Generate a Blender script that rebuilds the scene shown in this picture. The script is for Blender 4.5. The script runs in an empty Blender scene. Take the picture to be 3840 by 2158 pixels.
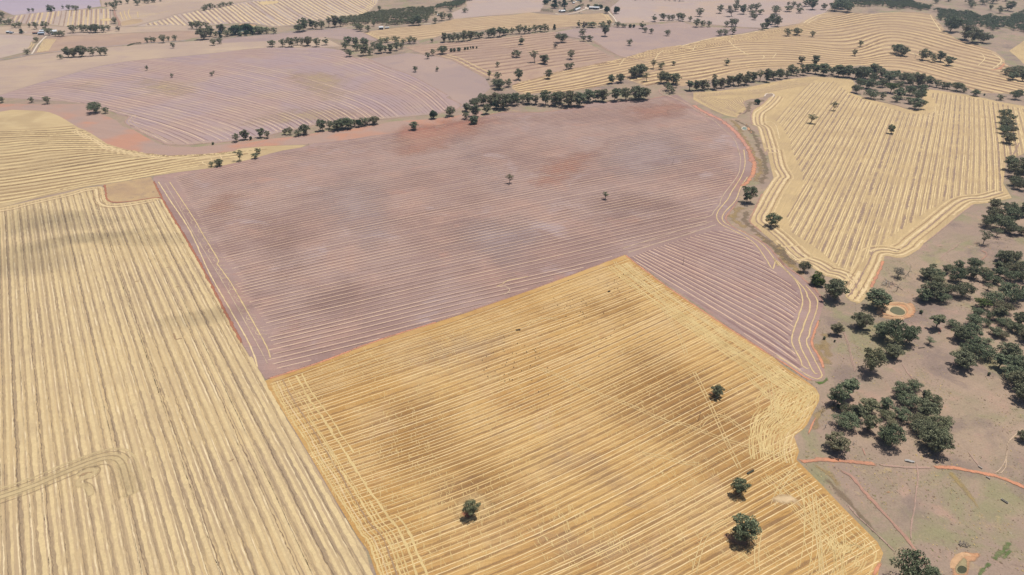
import bpy, math, random
import numpy as np
from mathutils import Vector, Matrix, noise
from mathutils.geometry import delaunay_2d_cdt

random.seed(7)
RNG = np.random.default_rng(11)
SC = bpy.context.scene
COL = SC.collection
R = math.radians

# ------------------------------------------------------------------ camera model
CAM_H = 400.0
FPX = 2560.0                     # focal length in photo pixels (3840 wide)
PITCH = math.atan((1079.0 + 430.0) / FPX)
CP, SP = math.cos(PITCH), math.sin(PITCH)


def hgt(x, y):
    """gently rolling paddocks; works on floats and arrays"""
    s = np.sin
    d = np.clip((np.asarray(y, float) - 150.0) / 900.0, 0.0, 1.0)
    a = 3.0 * s(x / 131.0 + 0.7) * s(y / 167.0 + 1.1)
    b = 7.0 * s(x / 235.0 + y / 410.0 + 2.0) + 6.0 * s(y / 290.0 - x / 520.0 + 0.4)
    return (0.35 + 0.65 * d) * (a + b) * 0.8


def unproject(p):
    """photo pixels (N,2) -> ground points (N,2)"""
    p = np.asarray(p, float).reshape(-1, 2)
    xc = (p[:, 0] - 1920.0) / FPX
    yc = (1079.0 - p[:, 1]) / FPX
    dx = xc
    dy = CP + yc * SP
    dz = -SP + yc * CP
    dz = np.minimum(dz, -0.02)
    t = CAM_H / -dz
    for _ in range(14):
        z = hgt(t * dx, t * dy)
        t = (CAM_H - z) / -dz
    return np.stack([t * dx, t * dy], 1)


def px_per_m(x, y):
    z = float(hgt(x, y))
    depth = y * CP + (CAM_H - z) * SP
    return FPX / depth


TILE = {'A1': (0, 0, 4.022), 'A2': (640, 0, 4.022), 'A3': (1280, 0, 4.022), 'A4': (1920, 0, 4.022), 'A5': (2560, 0, 4.022),
        'A6': (3200, 0, 4.022), 'z1': (0, 340, 2.681), 'z2': (800, 300, 2.681), 'z3': (1700, 220, 2.681), 'z4': (2600, 250, 4.022),
        'z5': (3200, 250, 4.022), 'z6': (3200, 560, 4.022), 'zA': (2900, 900, 5.152), 'zB': (3340, 900, 5.152),
        'zC': (2900, 1150, 5.152), 'zD': (3340, 1150, 5.152), 'zE': (2900, 1400, 5.152), 'zF': (3340, 1400, 5.152),
        'zG': (3080, 1650, 2.85), 'y1': (0, 680, 2.335), 'y2': (0, 1500, 2.2009), 'y3': (900, 1400, 2.2009),
        'y4': (1400, 900, 2.2009), 'y5': (2400, 1400, 1.91), 'y6': (2500, 560, 3.2175), 'D': (0, 0, 0.67083), 'S': (0, 0, 1.0)}


def px(s):
    """'z1 0,215 120,195 | z2 ...' -> (N,2) photo pixels"""
    out = []
    t = TILE['S']
    for w in s.replace('|', ' ').split():
        if w in TILE:
            t = TILE[w]
            continue
        a, b = w.split(',')
        out.append((t[0] + float(a) / t[2], t[1] + float(b) / t[2]))
    return np.array(out)


def smooth(p, n=5, closed=False):
    """Catmull-Rom through the points"""
    p = np.asarray(p, float)
    m = len(p)
    if m < 3:
        return p
    out = []
    rng = range(m if closed else m - 1)
    for i in rng:
        p0 = p[(i - 1) % m] if closed or i > 0 else p[i]
        p1 = p[i]
        p2 = p[(i + 1) % m]
        p3 = p[(i + 2) % m] if closed or i + 2 < m else p2
        for k in range(n):
            t = k / n
            out.append(0.5 * ((2 * p1) + (-p0 + p2) * t + (2 * p0 - 5 * p1 + 4 * p2 - p3) * t * t + (-p0 + 3 * p1 - 3 * p2 + p3) * t ** 3))
    if not closed:
        out.append(p[-1])
    return np.array(out)


def resample(p, step):
    p = np.asarray(p, float)
    d = np.hypot(*(p[1:] - p[:-1]).T)
    s = np.concatenate([[0], np.cumsum(d)])
    n = max(2, int(s[-1] / step) + 1)
    q = np.linspace(0, s[-1], n)
    return np.stack([np.interp(q, s, p[:, 0]), np.interp(q, s, p[:, 1])], 1)


def resample_n(p, n):
    p = np.asarray(p, float)
    d = np.hypot(*(p[1:] - p[:-1]).T)
    s = np.concatenate([[0], np.cumsum(d)])
    q = np.linspace(0, s[-1], n)
    return np.stack([np.interp(q, s, p[:, 0]), np.interp(q, s, p[:, 1])], 1)


def inside(q, poly):
    q = np.asarray(q, float).reshape(-1, 2)
    x, y = q[:, 0], q[:, 1]
    r = np.zeros(len(q), bool)
    n = len(poly)
    j = n - 1
    for i in range(n):
        xi, yi = poly[i]
        xj, yj = poly[j]
        c = ((yi > y) != (yj > y))
        if c.any():
            xx = (xj - xi) * (y - yi) / ((yj - yi) if yj != yi else 1e-9) + xi
            r ^= c & (x < xx)
        j = i
    return r


# ------------------------------------------------------------------ mesh accumulation
class Acc:
    def __init__(self):
        self.v, self.f, self.m, self.cv = [], [], [], []
        self.n = 0

    def add(self, verts, faces, mat=0, cover=None):
        verts = np.asarray(verts, float)
        self.v.append(verts)
        self.cv.append(np.ones(len(verts)) if cover is None else np.asarray(cover, float))
        for f in faces:
            self.f.append([i + self.n for i in f])
            self.m.append(mat)
        self.n += len(verts)

    def strip(self, pts, width, lift, mat=0, jit=0.0, step=None, wander=0.0, soft=False):
        pts = np.asarray(pts, float)
        if step:
            pts = resample(pts, step)
        n = len(pts)
        if n < 2:
            return
        t = np.gradient(pts, axis=0)
        ln = np.hypot(t[:, 0], t[:, 1]) + 1e-9
        nr = np.stack([-t[:, 1] / ln, t[:, 0] / ln], 1)
        w1 = width * 0.5 * (1 + jit * RNG.normal(size=n))
        w2 = width * 0.5 * (1 + jit * RNG.normal(size=n))
        w1 = np.maximum(w1, 0.06 * width)
        w2 = np.maximum(w2, 0.06 * width)
        if wander:
            k = np.cumsum(RNG.normal(size=n))
            k -= np.linspace(k[0], k[-1], n)
            pts = pts + nr * (wander * np.sin(k * 0.7))[:, None]
        if soft:
            cols = [pts + nr * (w1 * 1.5)[:, None], pts + nr * (w1 * .45)[:, None], pts - nr * (w2 * .45)[:, None], pts - nr * (w2 * 1.5)[:, None]]
            xy = np.empty((4 * n, 2))
            for j in range(4):
                xy[j::4] = cols[j]
            cov = np.tile([0., 1., 1., 0.], n)
            cov[:4] = 0
            cov[-4:] = 0
            z = hgt(xy[:, 0], xy[:, 1]) + lift
            self.add(np.column_stack([xy, z]), [(4 * i + j, 4 * i + j + 1, 4 * i + j + 5, 4 * i + j + 4) for i in range(n - 1) for j in range(3)], mat, cov)
            return
        a = pts + nr * w1[:, None]
        b = pts - nr * w2[:, None]
        xy = np.empty((2 * n, 2))
        xy[0::2] = a
        xy[1::2] = b
        z = hgt(xy[:, 0], xy[:, 1]) + lift
        self.add(np.column_stack([xy, z]), [(2 * i, 2 * i + 1, 2 * i + 3, 2 * i + 2) for i in range(n - 1)], mat)

    def poly(self, poly, lift, mat=0, grid=22.0, soft=False, feather=None):
        """a polygon laid over the rolling ground"""
        poly = np.asarray(poly, float)
        P = []
        m = len(poly)
        for i in range(m):
            a, b = poly[i], poly[(i + 1) % m]
            L = np.hypot(*(b - a))
            k = max(1, int(L / grid))
            for j in range(k):
                P.append(a + (b - a) * j / k)
        P = np.array(P)
        lo, hi = P.min(0), P.max(0)
        g = max(grid, max(hi - lo) / 110.0)
        gx, gy = np.meshgrid(np.arange(lo[0] + g * .37, hi[0], g), np.arange(lo[1] + g * .41, hi[1], g))
        q = np.stack([gx.ravel(), gy.ravel()], 1)
        q = q[inside(q, P)] if len(q) else q
        allp = np.vstack([P, q]) if len(q) else P
        c = allp.mean(0)
        vs = [Vector((float(a - c[0]), float(b - c[1]))) for a, b in allp]
        r = delaunay_2d_cdt(vs, [], [list(range(len(P)))], 1, 0.01, False)
        xy = np.array([(v[0] + c[0], v[1] + c[1]) for v in r[0]])
        z = hgt(xy[:, 0], xy[:, 1]) + lift
        fs = []
        cen = np.array([xy[list(f)].mean(0) for f in r[2]]) + c * 0
        ok = inside(cen, P)
        for f, k_ in zip(r[2], ok):
            if not k_:
                continue
            a, b, d = xy[f[0]], xy[f[1]], xy[f[2]]
            if (b[0] - a[0]) * (d[1] - a[1]) - (b[1] - a[1]) * (d[0] - a[0]) < 0:
                f = (f[0], f[2], f[1])
            fs.append(tuple(f))
        cov = None
        if soft:
            fe = feather or grid
            D = np.array([np.min(np.hypot(*(P - p).T)) for p in xy])
            cov = np.clip(D / fe, 0, 1)
        self.add(np.column_stack([xy, z]), fs, mat, cov)

    def mesh(self, name, mats):
        me = bpy.data.meshes.new(name)
        if self.n:
            V = np.vstack(self.v)
            me.from_pydata(V.tolist(), [], self.f)
            me.polygons.foreach_set('material_index', np.array(self.m, np.int32))
        for m in mats:
            me.materials.append(m)
        if self.n and len(self.cv) == len(self.v):
            cv = np.concatenate(self.cv)
            if cv.min() < 1:
                at = me.attributes.new('cover', 'FLOAT', 'POINT')
                at.data.foreach_set('value', cv.astype(np.float32))
        me.update()
        return me

    def build(self, name, mats, parent=None, smooth_shade=False):
        me = self.mesh(name, mats)
        if smooth_shade:
            me.polygons.foreach_set('use_smooth', np.ones(len(me.polygons), bool))
        o = bpy.data.objects.new(name, me)
        COL.objects.link(o)
        if parent:
            o.parent = parent
        return o


def tag(o, label=None, cat=None, group=None, kind=None):
    if label:
        o['label'] = label
    if cat:
        o['category'] = cat
    if group:
        o['group'] = group
    if kind:
        o['kind'] = kind
    return o


# ------------------------------------------------------------------ materials
def new_mat(name):
    m = bpy.data.materials.new(name)
    m.use_nodes = True
    nt = m.node_tree
    b = nt.nodes['Principled BSDF']
    b.inputs['Roughness'].default_value = 0.95
    b.inputs['Specular IOR Level'].default_value = 0.15
    return m, nt, b


def N(nt, kind, **kw):
    n = nt.nodes.new(kind)
    for k, v in kw.items():
        setattr(n, k, v)
    return n


def rgba(c):
    return (c[0], c[1], c[2], 1.0)


SEED = [0]


def noise_node(nt, vec, scale, detail=4.0, rough=0.55, dist=0.0):
    n = N(nt, 'ShaderNodeTexNoise', noise_dimensions='4D')
    SEED[0] += 1.37
    n.inputs['W'].default_value = SEED[0]
    n.inputs['Scale'].default_value = scale
    n.inputs['Detail'].default_value = detail
    n.inputs['Roughness'].default_value = rough
    n.inputs['Distortion'].default_value = dist
    nt.links.new(vec, n.inputs['Vector'])
    return n.outputs['Fac']


def ramp01(nt, fac, lo, hi):
    n = N(nt, 'ShaderNodeMapRange')
    n.inputs['From Min'].default_value = lo
    n.inputs['From Max'].default_value = hi
    n.interpolation_type = 'SMOOTHSTEP'
    nt.links.new(fac, n.inputs['Value'])
    return n.outputs['Result']


def mix(nt, fac, a, b, blend='MIX', k=None):
    n = N(nt, 'ShaderNodeMix', data_type='RGBA', blend_type=blend)
    if k is not None:
        mm = N(nt, 'ShaderNodeMath', operation='MULTIPLY')
        mm.inputs[1].default_value = k
        nt.links.new(fac, mm.inputs[0])
        fac = mm.outputs[0]
    if isinstance(fac, (int, float)):
        n.inputs[0].default_value = fac
    else:
        nt.links.new(fac, n.inputs[0])
    for i, c in ((6, a), (7, b)):
        if isinstance(c, (tuple, list)):
            n.inputs[i].default_value = rgba(c)
        else:
            nt.links.new(c, n.inputs[i])
    return n.outputs[2]


def value_var(nt, col, fac, amount):
    """multiply colour by 1 +- amount"""
    mr = N(nt, 'ShaderNodeMapRange')
    mr.inputs['From Min'].default_value = 0.25
    mr.inputs['From Max'].default_value = 0.75
    mr.inputs['To Min'].default_value = 1 - amount
    mr.inputs['To Max'].default_value = 1 + amount
    nt.links.new(fac, mr.inputs['Value'])
    vm = N(nt, 'ShaderNodeVectorMath', operation='SCALE')
    nt.links.new(col, vm.inputs[0])
    nt.links.new(mr.outputs[0], vm.inputs['Scale'])
    return vm.outputs[0]


def ground_mat(name, c1, c2, c3=None, big=170.0, mid=28.0, fine=1.6, fine_amt=0.10, dirn=None, streak=6.0, streak_amt=0.10,
               k3=0.8, thr=(0.42, 0.62), spots=None, layers=()):
    """soil or stubble: two colours in big soft patches, a third in smaller ones, grain, and streaks along the working direction"""
    m, nt, b = new_mat(name)
    tc = N(nt, 'ShaderNodeTexCoord')
    off = N(nt, 'ShaderNodeVectorMath', operation='ADD')
    off.inputs[1].default_value = (RNG.uniform(0, 3000), RNG.uniform(0, 3000), 0)
    nt.links.new(tc.outputs['Object'], off.inputs[0])
    flat = N(nt, 'ShaderNodeVectorMath', operation='MULTIPLY')
    flat.inputs[1].default_value = (1, 1, 0)
    nt.links.new(off.outputs[0], flat.inputs[0])
    v = flat.outputs[0]
    col = mix(nt, ramp01(nt, noise_node(nt, v, 1 / big, 3, 0.5, 0.4), thr[0], thr[1]), c1, c2)
    if c3 is not None:
        col = mix(nt, ramp01(nt, noise_node(nt, v, 1 / mid, 5, 0.6, 0.5), 0.45, 0.72), col, c3, k=k3)
    for lc, lsc, lo, hi, lk in layers:
        col = mix(nt, ramp01(nt, noise_node(nt, v, 1 / lsc, 5, 0.62, 0.6), lo, hi), col, lc, k=lk)
    if dirn is not None:
        rot = N(nt, 'ShaderNodeMapping')
        rot.inputs['Rotation'].default_value = (0, 0, -dirn)
        nt.links.new(v, rot.inputs['Vector'])
        sc = N(nt, 'ShaderNodeVectorMath', operation='MULTIPLY')
        sc.inputs[1].default_value = (0.06, 1, 1)
        nt.links.new(rot.outputs[0], sc.inputs[0])
        col = value_var(nt, col, noise_node(nt, sc.outputs[0], 1 / streak, 3, 0.65), streak_amt)
    if spots is not None:
        col = mix(nt, ramp01(nt, noise_node(nt, v, 1 / 9.0, 2, 0.5), 0.68, 0.76), col, spots, k=0.8)
    col = value_var(nt, col, noise_node(nt, v, 1 / fine, 3, 0.7), fine_amt)
    nt.links.new(col, b.inputs['Base Color'])
    return m


def plain_mat(name, c, rough=0.9, var=0.12, scale=0.6, spec=0.2, metal=0.0):
    m, nt, b = new_mat(name)
    tc = N(nt, 'ShaderNodeTexCoord')
    col = mix(nt, 0.0, c, c)
    col = value_var(nt, col, noise_node(nt, tc.outputs['Object'], scale, 4, 0.6), var)
    nt.links.new(col, b.inputs['Base Color'])
    b.inputs['Roughness'].default_value = rough
    b.inputs['Specular IOR Level'].default_value = spec
    b.inputs['Metallic'].default_value = metal
    return m


def leaf_mat(name, dark, light, warm):
    m, nt, b = new_mat(name)
    tc = N(nt, 'ShaderNodeTexCoord')
    oi = N(nt, 'ShaderNodeObjectInfo')
    geo = N(nt, 'ShaderNodeNewGeometry')
    c = mix(nt, ramp01(nt, geo.outputs['Random Per Island'], 0.0, 1.0), dark, light)
    c = mix(nt, ramp01(nt, oi.outputs['Random'], 0.45, 1.0), c, warm, k=0.55)
    c = value_var(nt, c, noise_node(nt, tc.outputs['Object'], 5.0, 2, 0.5), 0.25)
    nt.links.new(c, b.inputs['Base Color'])
    b.inputs['Roughness'].default_value = 0.7
    b.inputs['Specular IOR Level'].default_value = 0.25
    return m


_FADE = {}


def fade(c, base, lo=.40, hi=.66, scale=26.0, var=.14):
    """a row that comes and goes: its colour sinks into the colour of the ground here and there"""
    key = (tuple(c), tuple(base), lo, hi, scale)
    if key in _FADE:
        return _FADE[key]
    m, nt, b = new_mat('row')
    tc = N(nt, 'ShaderNodeTexCoord')
    f = ramp01(nt, noise_node(nt, tc.outputs['Object'], 1 / scale, 4, .6), lo, hi)
    col = mix(nt, f, c, base)
    col = value_var(nt, col, noise_node(nt, tc.outputs['Object'], .45, 3, .65), var)
    nt.links.new(col, b.inputs['Base Color'])
    _FADE[key] = m
    return m


def soft_mat(name, c, scale=5.0, var=.16, c2=None, amax=1.0, lo=.95, hi=1.75):
    """worn ground: thins out to nothing at its ragged edge"""
    m, nt, b = new_mat(name)
    tc = N(nt, 'ShaderNodeTexCoord')
    v = tc.outputs['Object']
    col = mix(nt, ramp01(nt, noise_node(nt, v, 1 / (scale * 3), 4, .6), .4, .65), c, c2 or tuple(x * .86 for x in c))
    col = value_var(nt, col, noise_node(nt, v, .5, 4, .65), var)
    nt.links.new(col, b.inputs['Base Color'])
    at = N(nt, 'ShaderNodeAttribute')
    at.attribute_name = 'cover'
    mm = N(nt, 'ShaderNodeMath', operation='MULTIPLY_ADD')
    nt.links.new(noise_node(nt, v, 1 / scale, 5, .65), mm.inputs[0])
    mm.inputs[1].default_value = 1.6
    nt.links.new(at.outputs['Fac'], mm.inputs[2])
    a = ramp01(nt, mm.outputs[0], lo, hi)
    if amax < 1:
        a.node.inputs['To Max'].default_value = amax
    nt.links.new(a, b.inputs['Alpha'])
    return m
# ------------------------------------------------------------------ trees
def tube(acc, pts, radii, mat=0, k=5):
    pts = [Vector(p) for p in pts]
    rings = []
    for i, p in enumerate(pts):
        d = (pts[min(i + 1, len(pts) - 1)] - pts[max(i - 1, 0)]).normalized()
        u = d.orthogonal().normalized()
        w = d.cross(u)
        rings.append([p + (u * math.cos(2 * math.pi * j / k) + w * math.sin(2 * math.pi * j / k)) * radii[i] for j in range(k)])
    V = [v for r in rings for v in r]
    F = []
    for i in range(len(pts) - 1):
        for j in range(k):
            F.append((i * k + j, i * k + (j + 1) % k, (i + 1) * k + (j + 1) % k, (i + 1) * k + j))
    F.append(tuple(range((len(pts) - 1) * k, len(pts) * k)))
    acc.add([tuple(v) for v in V], F, mat)


def leaf_clump(acc, c, rad, n, rng, size=0.75, flat=0.62, mat=0):
    """small leaf-sized faces through an ellipsoidal clump, thinner underneath"""
    V, F = [], []
    for i in range(n):
        d = rng.normal(size=3)
        d /= np.linalg.norm(d) + 1e-9
        r = rng.uniform(0.35, 1.0) ** 0.55
        if d[2] < -0.2 and rng.random() < 0.6:
            d[2] *= -0.6
        p = np.array(c) + d * r * rad * np.array([1, 1, flat])
        nrm = d * 0.8 + rng.normal(size=3) * 0.55 + np.array([0, 0, 0.35])
        nrm /= np.linalg.norm(nrm) + 1e-9
        a = np.cross(nrm, rng.normal(size=3))
        a /= np.linalg.norm(a) + 1e-9
        b = np.cross(nrm, a)
        s = size * rng.uniform(0.55, 1.25)
        k = len(V)
        V += [p + a * s * .5, p + b * s * .32, p - a * s * .5, p - b * s * .32]
        F.append((k, k + 1, k + 2, k + 3))
    acc.add(V, F, mat)


def gum_proto(seed, W=13.0, H=14.0, fork=0.3, limbs=5, clumps=22, dens=110, crown_lo=0.34, topple=0.0, lobes=None, sparse=1.0, leaf=0.85, flat=0.62):
    rng = np.random.default_rng(seed)
    tr, cr = Acc(), Acc()
    fh = H * fork
    lean = np.array([rng.normal() * .06 + topple, rng.normal() * .06, 0]) * H
    fk = np.array([lean[0] * .5, lean[1] * .5, fh])
    rb = 0.030 * H
    tube(tr, [(0, 0, -0.6), (0.02 * H, 0, fh * .25), (fk[0] * .7, fk[1] * .7, fh * .6), tuple(fk)], [rb * 1.35, rb, rb * .85, rb * .75], 0, 7)
    cz = H * (crown_lo + 1.0) / 2
    hz = H * (1 - crown_lo) / 2
    cs = []
    tries = 0
    while len(cs) < clumps and tries < 4000:
        tries += 1
        d = rng.normal(size=3)
        d /= np.linalg.norm(d)
        r = rng.uniform(0.25, 0.86) ** 0.6 if rng.random() < .85 else rng.uniform(0, .6)
        p = np.array([d[0] * W / 2 * r, d[1] * W / 2 * r, cz + d[2] * hz * r * .86])
        if d[2] < -.35:
            p[:2] *= 0.75
        if lobes is not None:
            ang = math.atan2(p[1], p[0])
            rr = np.hypot(p[0], p[1]) / (W / 2)
            if rr > .35 and math.cos(ang * lobes + seed) < -0.2:
                continue
        p[:2] += lean[:2]
        if all(np.linalg.norm((p - q)) > 0.13 * W * rng.uniform(.8, 1.4) for q in cs):
            cs.append(p)
    limbp = []
    for i in range(limbs):
        a = 2 * math.pi * (i + rng.uniform(-.3, .3)) / limbs
        e = rng.uniform(.3, .75)
        q = np.array([math.cos(a) * W * .24 * e * 1.5, math.sin(a) * W * .24 * e * 1.5, fh + (cz - fh) * rng.uniform(.55, 1.15)]) + lean * .8
        m = (fk + q) / 2 + np.array([0, 0, -.03 * H])
        tube(tr, [tuple(fk), tuple(m), tuple(q)], [rb * .6, rb * .45, rb * .3], 0, 5)
        limbp.append(q)
    for p in cs:
        q = min(limbp, key=lambda l: np.linalg.norm(l - p))
        tube(tr, [tuple(q), tuple((q + p) / 2 + rng.normal(size=3) * .02 * H), tuple(p)], [rb * .3, rb * .2, rb * .07], 0, 4)
        rad = W * rng.uniform(.115, .185)
        leaf_clump(cr, p, rad, int(dens * sparse * rng.uniform(.7, 1.3)), rng, leaf, flat)
    return tr, cr, W, H


def dead_proto(seed, H=9.0, lean=0.15):
    rng = np.random.default_rng(seed)
    tr = Acc()

    def grow(p, d, L, r, lv):
        d = d / np.linalg.norm(d)
        q = p + d * L * .5 + rng.normal(size=3) * .04 * L
        e = p + d * L + rng.normal(size=3) * .08 * L
        tube(tr, [tuple(p), tuple(q), tuple(e)], [r, r * .8, r * .55], 0, 5 if lv < 2 else 4)
        if lv >= 4:
            return
        for i in range(2 if lv else 3):
            nd = d + rng.normal(size=3) * (.62 if lv else .7)
            nd[2] = nd[2] * .75 + .12
            grow(e if i else q + (e - q) * .6, nd, L * rng.uniform(.55, .8), r * .55, lv + 1)
    grow(np.array([0, 0, -.4]), np.array([lean, 0, 1.0]), H * .38, .032 * H, 0)
    return tr


def bush_proto(seed, W=6.0, H=5.0, n=26, dens=120, leaf=.6, cone=0.0, lumpy=.22):
    rng = np.random.default_rng(seed)
    tr, cr = Acc(), Acc()
    tube(tr, [(0, 0, -.3), (0, 0, H * .35), (.05 * W, 0, H * .8)], [.05 * H, .035 * H, .01 * H], 0, 5)
    for i in range(n):
        z = rng.uniform(.12, .92)
        env = math.sqrt(max(0.02, 1 - ((z - .42) / .60) ** 2)) if not cone else max(.12, (1 - z) ** .8)
        a = rng.uniform(0, 2 * math.pi)
        r = env * W / 2 * rng.uniform(.45, .85)
        leaf_clump(cr, (math.cos(a) * r, math.sin(a) * r, z * H), W * lumpy * (1 if not cone else .5 + env * .6), int(dens * rng.uniform(.7, 1.2)), rng, leaf, .8)
    for i in range(4):
        tube(tr, [(0, 0, H * .2), (math.cos(i * 1.6) * W * .25, math.sin(i * 1.6) * W * .25, H * .6)], [.03 * H, .012 * H], 0, 4)
    return tr, cr, W, H


BARK = plain_mat('bark_grey', (.20, .17, .14), .9, .3, .8)
DEADWOOD = plain_mat('dead_wood', (.34, .30, .27), .9, .25, .8)
LEAF = [leaf_mat('leaf_grey_green', (.066, .084, .046), (.205, .240, .138), (.215, .200, .110)),
        leaf_mat('leaf_olive', (.070, .078, .046), (.215, .225, .130), (.225, .185, .110))]
LEAF_DARK = leaf_mat('leaf_deep_green', (.022, .046, .026), (.055, .10, .046), (.06, .09, .036))
LEAF_PALE = leaf_mat('leaf_pale_grey', (.09, .085, .07), (.17, .16, .13), (.16, .13, .10))
LEAF_LIME = leaf_mat('leaf_moss_green', (.035, .055, .012), (.10, .13, .03), (.09, .11, .02))

PROTO = {}


def add_proto(key, tr, cr, W, H, leafm, bark=BARK):
    PROTO[key] = dict(t=tr.mesh('trunk_' + key, [bark]), c=cr.mesh('crown_' + key, [leafm]) if cr else None, W=W, H=H)
    # one-piece version for trees too small to show parts
    one = Acc()
    if cr:
        for a, mi in ((tr, 0), (cr, 1)):
            k = one.n
            for v in a.v:
                one.v.append(v)
            for f in a.f:
                one.f.append([i + k for i in f])
                one.m.append(mi)
            one.n += a.n
        PROTO[key]['one'] = one.mesh('tree_' + key, [bark, leafm])
    else:
        PROTO[key]['one'] = PROTO[key]['t']


def make_protos():
    specs = {
        'r1': dict(W=13, H=13.5, clumps=34, dens=110, crown_lo=.03, fork=.18), 'r2': dict(W=13, H=12.5, clumps=34, dens=115, crown_lo=.02, fork=.14),
        'r3': dict(W=14, H=14, clumps=30, dens=110, crown_lo=.07, lobes=3, fork=.2), 'r4': dict(W=12, H=13, clumps=28, dens=115, crown_lo=.05, lobes=2, fork=.2),
        'w1': dict(W=17, H=12, clumps=36, dens=105, crown_lo=.05, limbs=7, fork=.2), 'w2': dict(W=17, H=11.5, clumps=34, dens=110, crown_lo=.09, limbs=6, lobes=2, fork=.2),
        'w3': dict(W=16, H=12, clumps=32, dens=110, crown_lo=.05, limbs=6, lobes=3, fork=.2),
        't1': dict(W=10, H=16, clumps=30, dens=100, crown_lo=.05, fork=.2), 't2': dict(W=9.5, H=16, clumps=26, dens=105, crown_lo=.2, fork=.24, lobes=2),
        's1': dict(W=13, H=13, clumps=18, dens=75, crown_lo=.24, fork=.25, lobes=3, leaf=.7), 's2': dict(W=12, H=14, clumps=17, dens=80, crown_lo=.28, fork=.28, lobes=2, leaf=.7)}
    for i, (k, kw) in enumerate(specs.items()):
        add_proto(k, *gum_proto(100 + i * 7, **kw), LEAF[i % 2])
    add_proto('p1', *gum_proto(301, W=13, H=12, clumps=16, dens=80, crown_lo=.3, lobes=3, leaf=.7), LEAF_PALE)
    add_proto('p2', *gum_proto(309, W=10, H=13, clumps=14, dens=75, crown_lo=.3, leaf=.7), LEAF_PALE)
    add_proto('m1', *gum_proto(315, W=14, H=13, clumps=24, dens=115, crown_lo=.28), LEAF_LIME)
    add_proto('b1', *bush_proto(401, 7, 5), LEAF_DARK)
    add_proto('b2', *bush_proto(402, 6.5, 5.5), LEAF[0])
    add_proto('b3', *bush_proto(403, 7, 5.6), LEAF_LIME)
    add_proto('c1', *bush_proto(404, 7, 13, n=34, cone=1), LEAF_DARK)
    for i in range(4):
        t = dead_proto(500 + i, 9.0, (.1, .3, -.2, .6)[i])
        PROTO['d%d' % (i + 1)] = dict(t=t.mesh('dead_%d' % i, [DEADWOOD]), c=None, W=9.0, H=9.0)
        PROTO['d%d' % (i + 1)]['one'] = PROTO['d%d' % (i + 1)]['t']


make_protos()
FORMS = {'r1': 'round crowned', 'r2': 'dense round', 'r3': 'lobed crown', 'r4': 'full crowned', 'w1': 'broad spreading', 'w2': 'wide low', 'w3': 'broad domed',
         't1': 'tall narrow', 't2': 'tall slender', 's1': 'open branched', 's2': 'sparse upright', 'm1': 'bright mossy', 'p1': 'pale sparse', 'p2': 'pale thin',
         'b1': 'dark rounded', 'b2': 'grey green', 'b3': 'mossy green', 'c1': 'dark pointed', 'd1': 'bare grey', 'd2': 'bare leaning', 'd3': 'bare forked', 'd4': 'bare tilted'}
KIND = {'b': ('shrub', 'bush', 'shrub'), 'c': ('conifer_tree', 'conifer', 'conifer'), 'd': ('dead_tree', 'dead tree', 'dead tree')}
EXAG = 1.08


def size_of(x, y, w, h):
    """true foot, width and height (m) of a tree that shows w by h photo pixels with its lowest edge at x,y"""
    dep = PITCH + math.atan((y - 1079.0) / FPX)
    c, n = math.cos(dep), math.sin(dep)
    s = px_per_m(*unproject((x, y))[0])
    W = w / s
    lo, hi = 0.3 * W, 4 * W
    for _ in range(30):
        H = (lo + hi) / 2
        v = math.hypot(.43 * H * c, .45 * W * n)
        top, bot = .57 * H * c + v, min(0.0, .57 * H * c - v)
        if (top - bot) * s > h:
            hi = H
        else:
            lo = H
    H0 = H
    H = min(max(H, .6 * W), (1.12 if w > .7 * h else 1.4) * W)
    if H0 > H:
        y -= .55 * (H0 - H) * c * s
    bot = min(0.0, .57 * H * c - math.hypot(.43 * H * c, .45 * W * n))
    return W, H, y + bot * s * .9


ALL_TREES = []


def pick(w, h, kind, rng):
    if kind == 'd':
        return rng.choice(['d1', 'd2', 'd3', 'd4'])
    if kind == 'b':
        return rng.choice(['b1', 'b2'])
    if kind == 'o':
        return 'b1'
    if kind == 'm':
        return 'b3'
    if kind == 'c':
        return 'c1'
    if kind == 's':
        return rng.choice(['s1', 's2'])
    if kind == 'p':
        return rng.choice(['p1', 'p2'])
    a = w / h
    if a > 1.2:
        return rng.choice(['w1', 'w2', 'w3'])
    if a < .8:
        return rng.choice(['t1', 't2', 's2', 'r4'])
    return rng.choice(['r1', 'r2', 'r3', 'r4', 'w3'])


def plant(x, y, w, h, kind='g', rng=random, proto=None, grow=EXAG):
    """one tree, a thing of its own"""
    pr = proto or pick(w, h, kind, rng)
    W, H, y = size_of(x, y, w, h)
    W *= grow
    H *= grow
    P = PROTO[pr]
    g = unproject((x, y))[0]
    z = float(hgt(*g)) + .2
    name, word, cat = KIND.get(pr[0], ('gum_tree', 'gum tree', 'tree'))
    if pr[0] == 'd':
        W = H = max(W, H * .9)
    sx = W / P['W']
    sz = H / P['H']
    rz = rng.uniform(0, 6.283)
    if max(w, h) > 42 and P['c'] is not None:
        o = bpy.data.objects.new(name, None)
        o.empty_display_size = .5
        COL.objects.link(o)
        for nm, me in (('trunk', P['t']), ('crown', P['c'])):
            c = bpy.data.objects.new(nm, me)
            COL.objects.link(c)
            c.parent = o
    else:
        o = bpy.data.objects.new(name, P['one'])
        COL.objects.link(o)
    o.location = (g[0], g[1], z)
    o.scale = (sx, sx, sz)
    o.rotation_euler = (0, 0, rz)
    o['category'] = cat
    return o, pr, word


ORD = 'first second third fourth fifth sixth seventh eighth ninth tenth eleventh twelfth thirteenth fourteenth fifteenth sixteenth seventeenth eighteenth nineteenth twentieth'.split()
ORD += ['twenty-' + o for o in ORD[:9]] + ['thirtieth'] + ['thirty-' + o for o in ORD[:9]]


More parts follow.
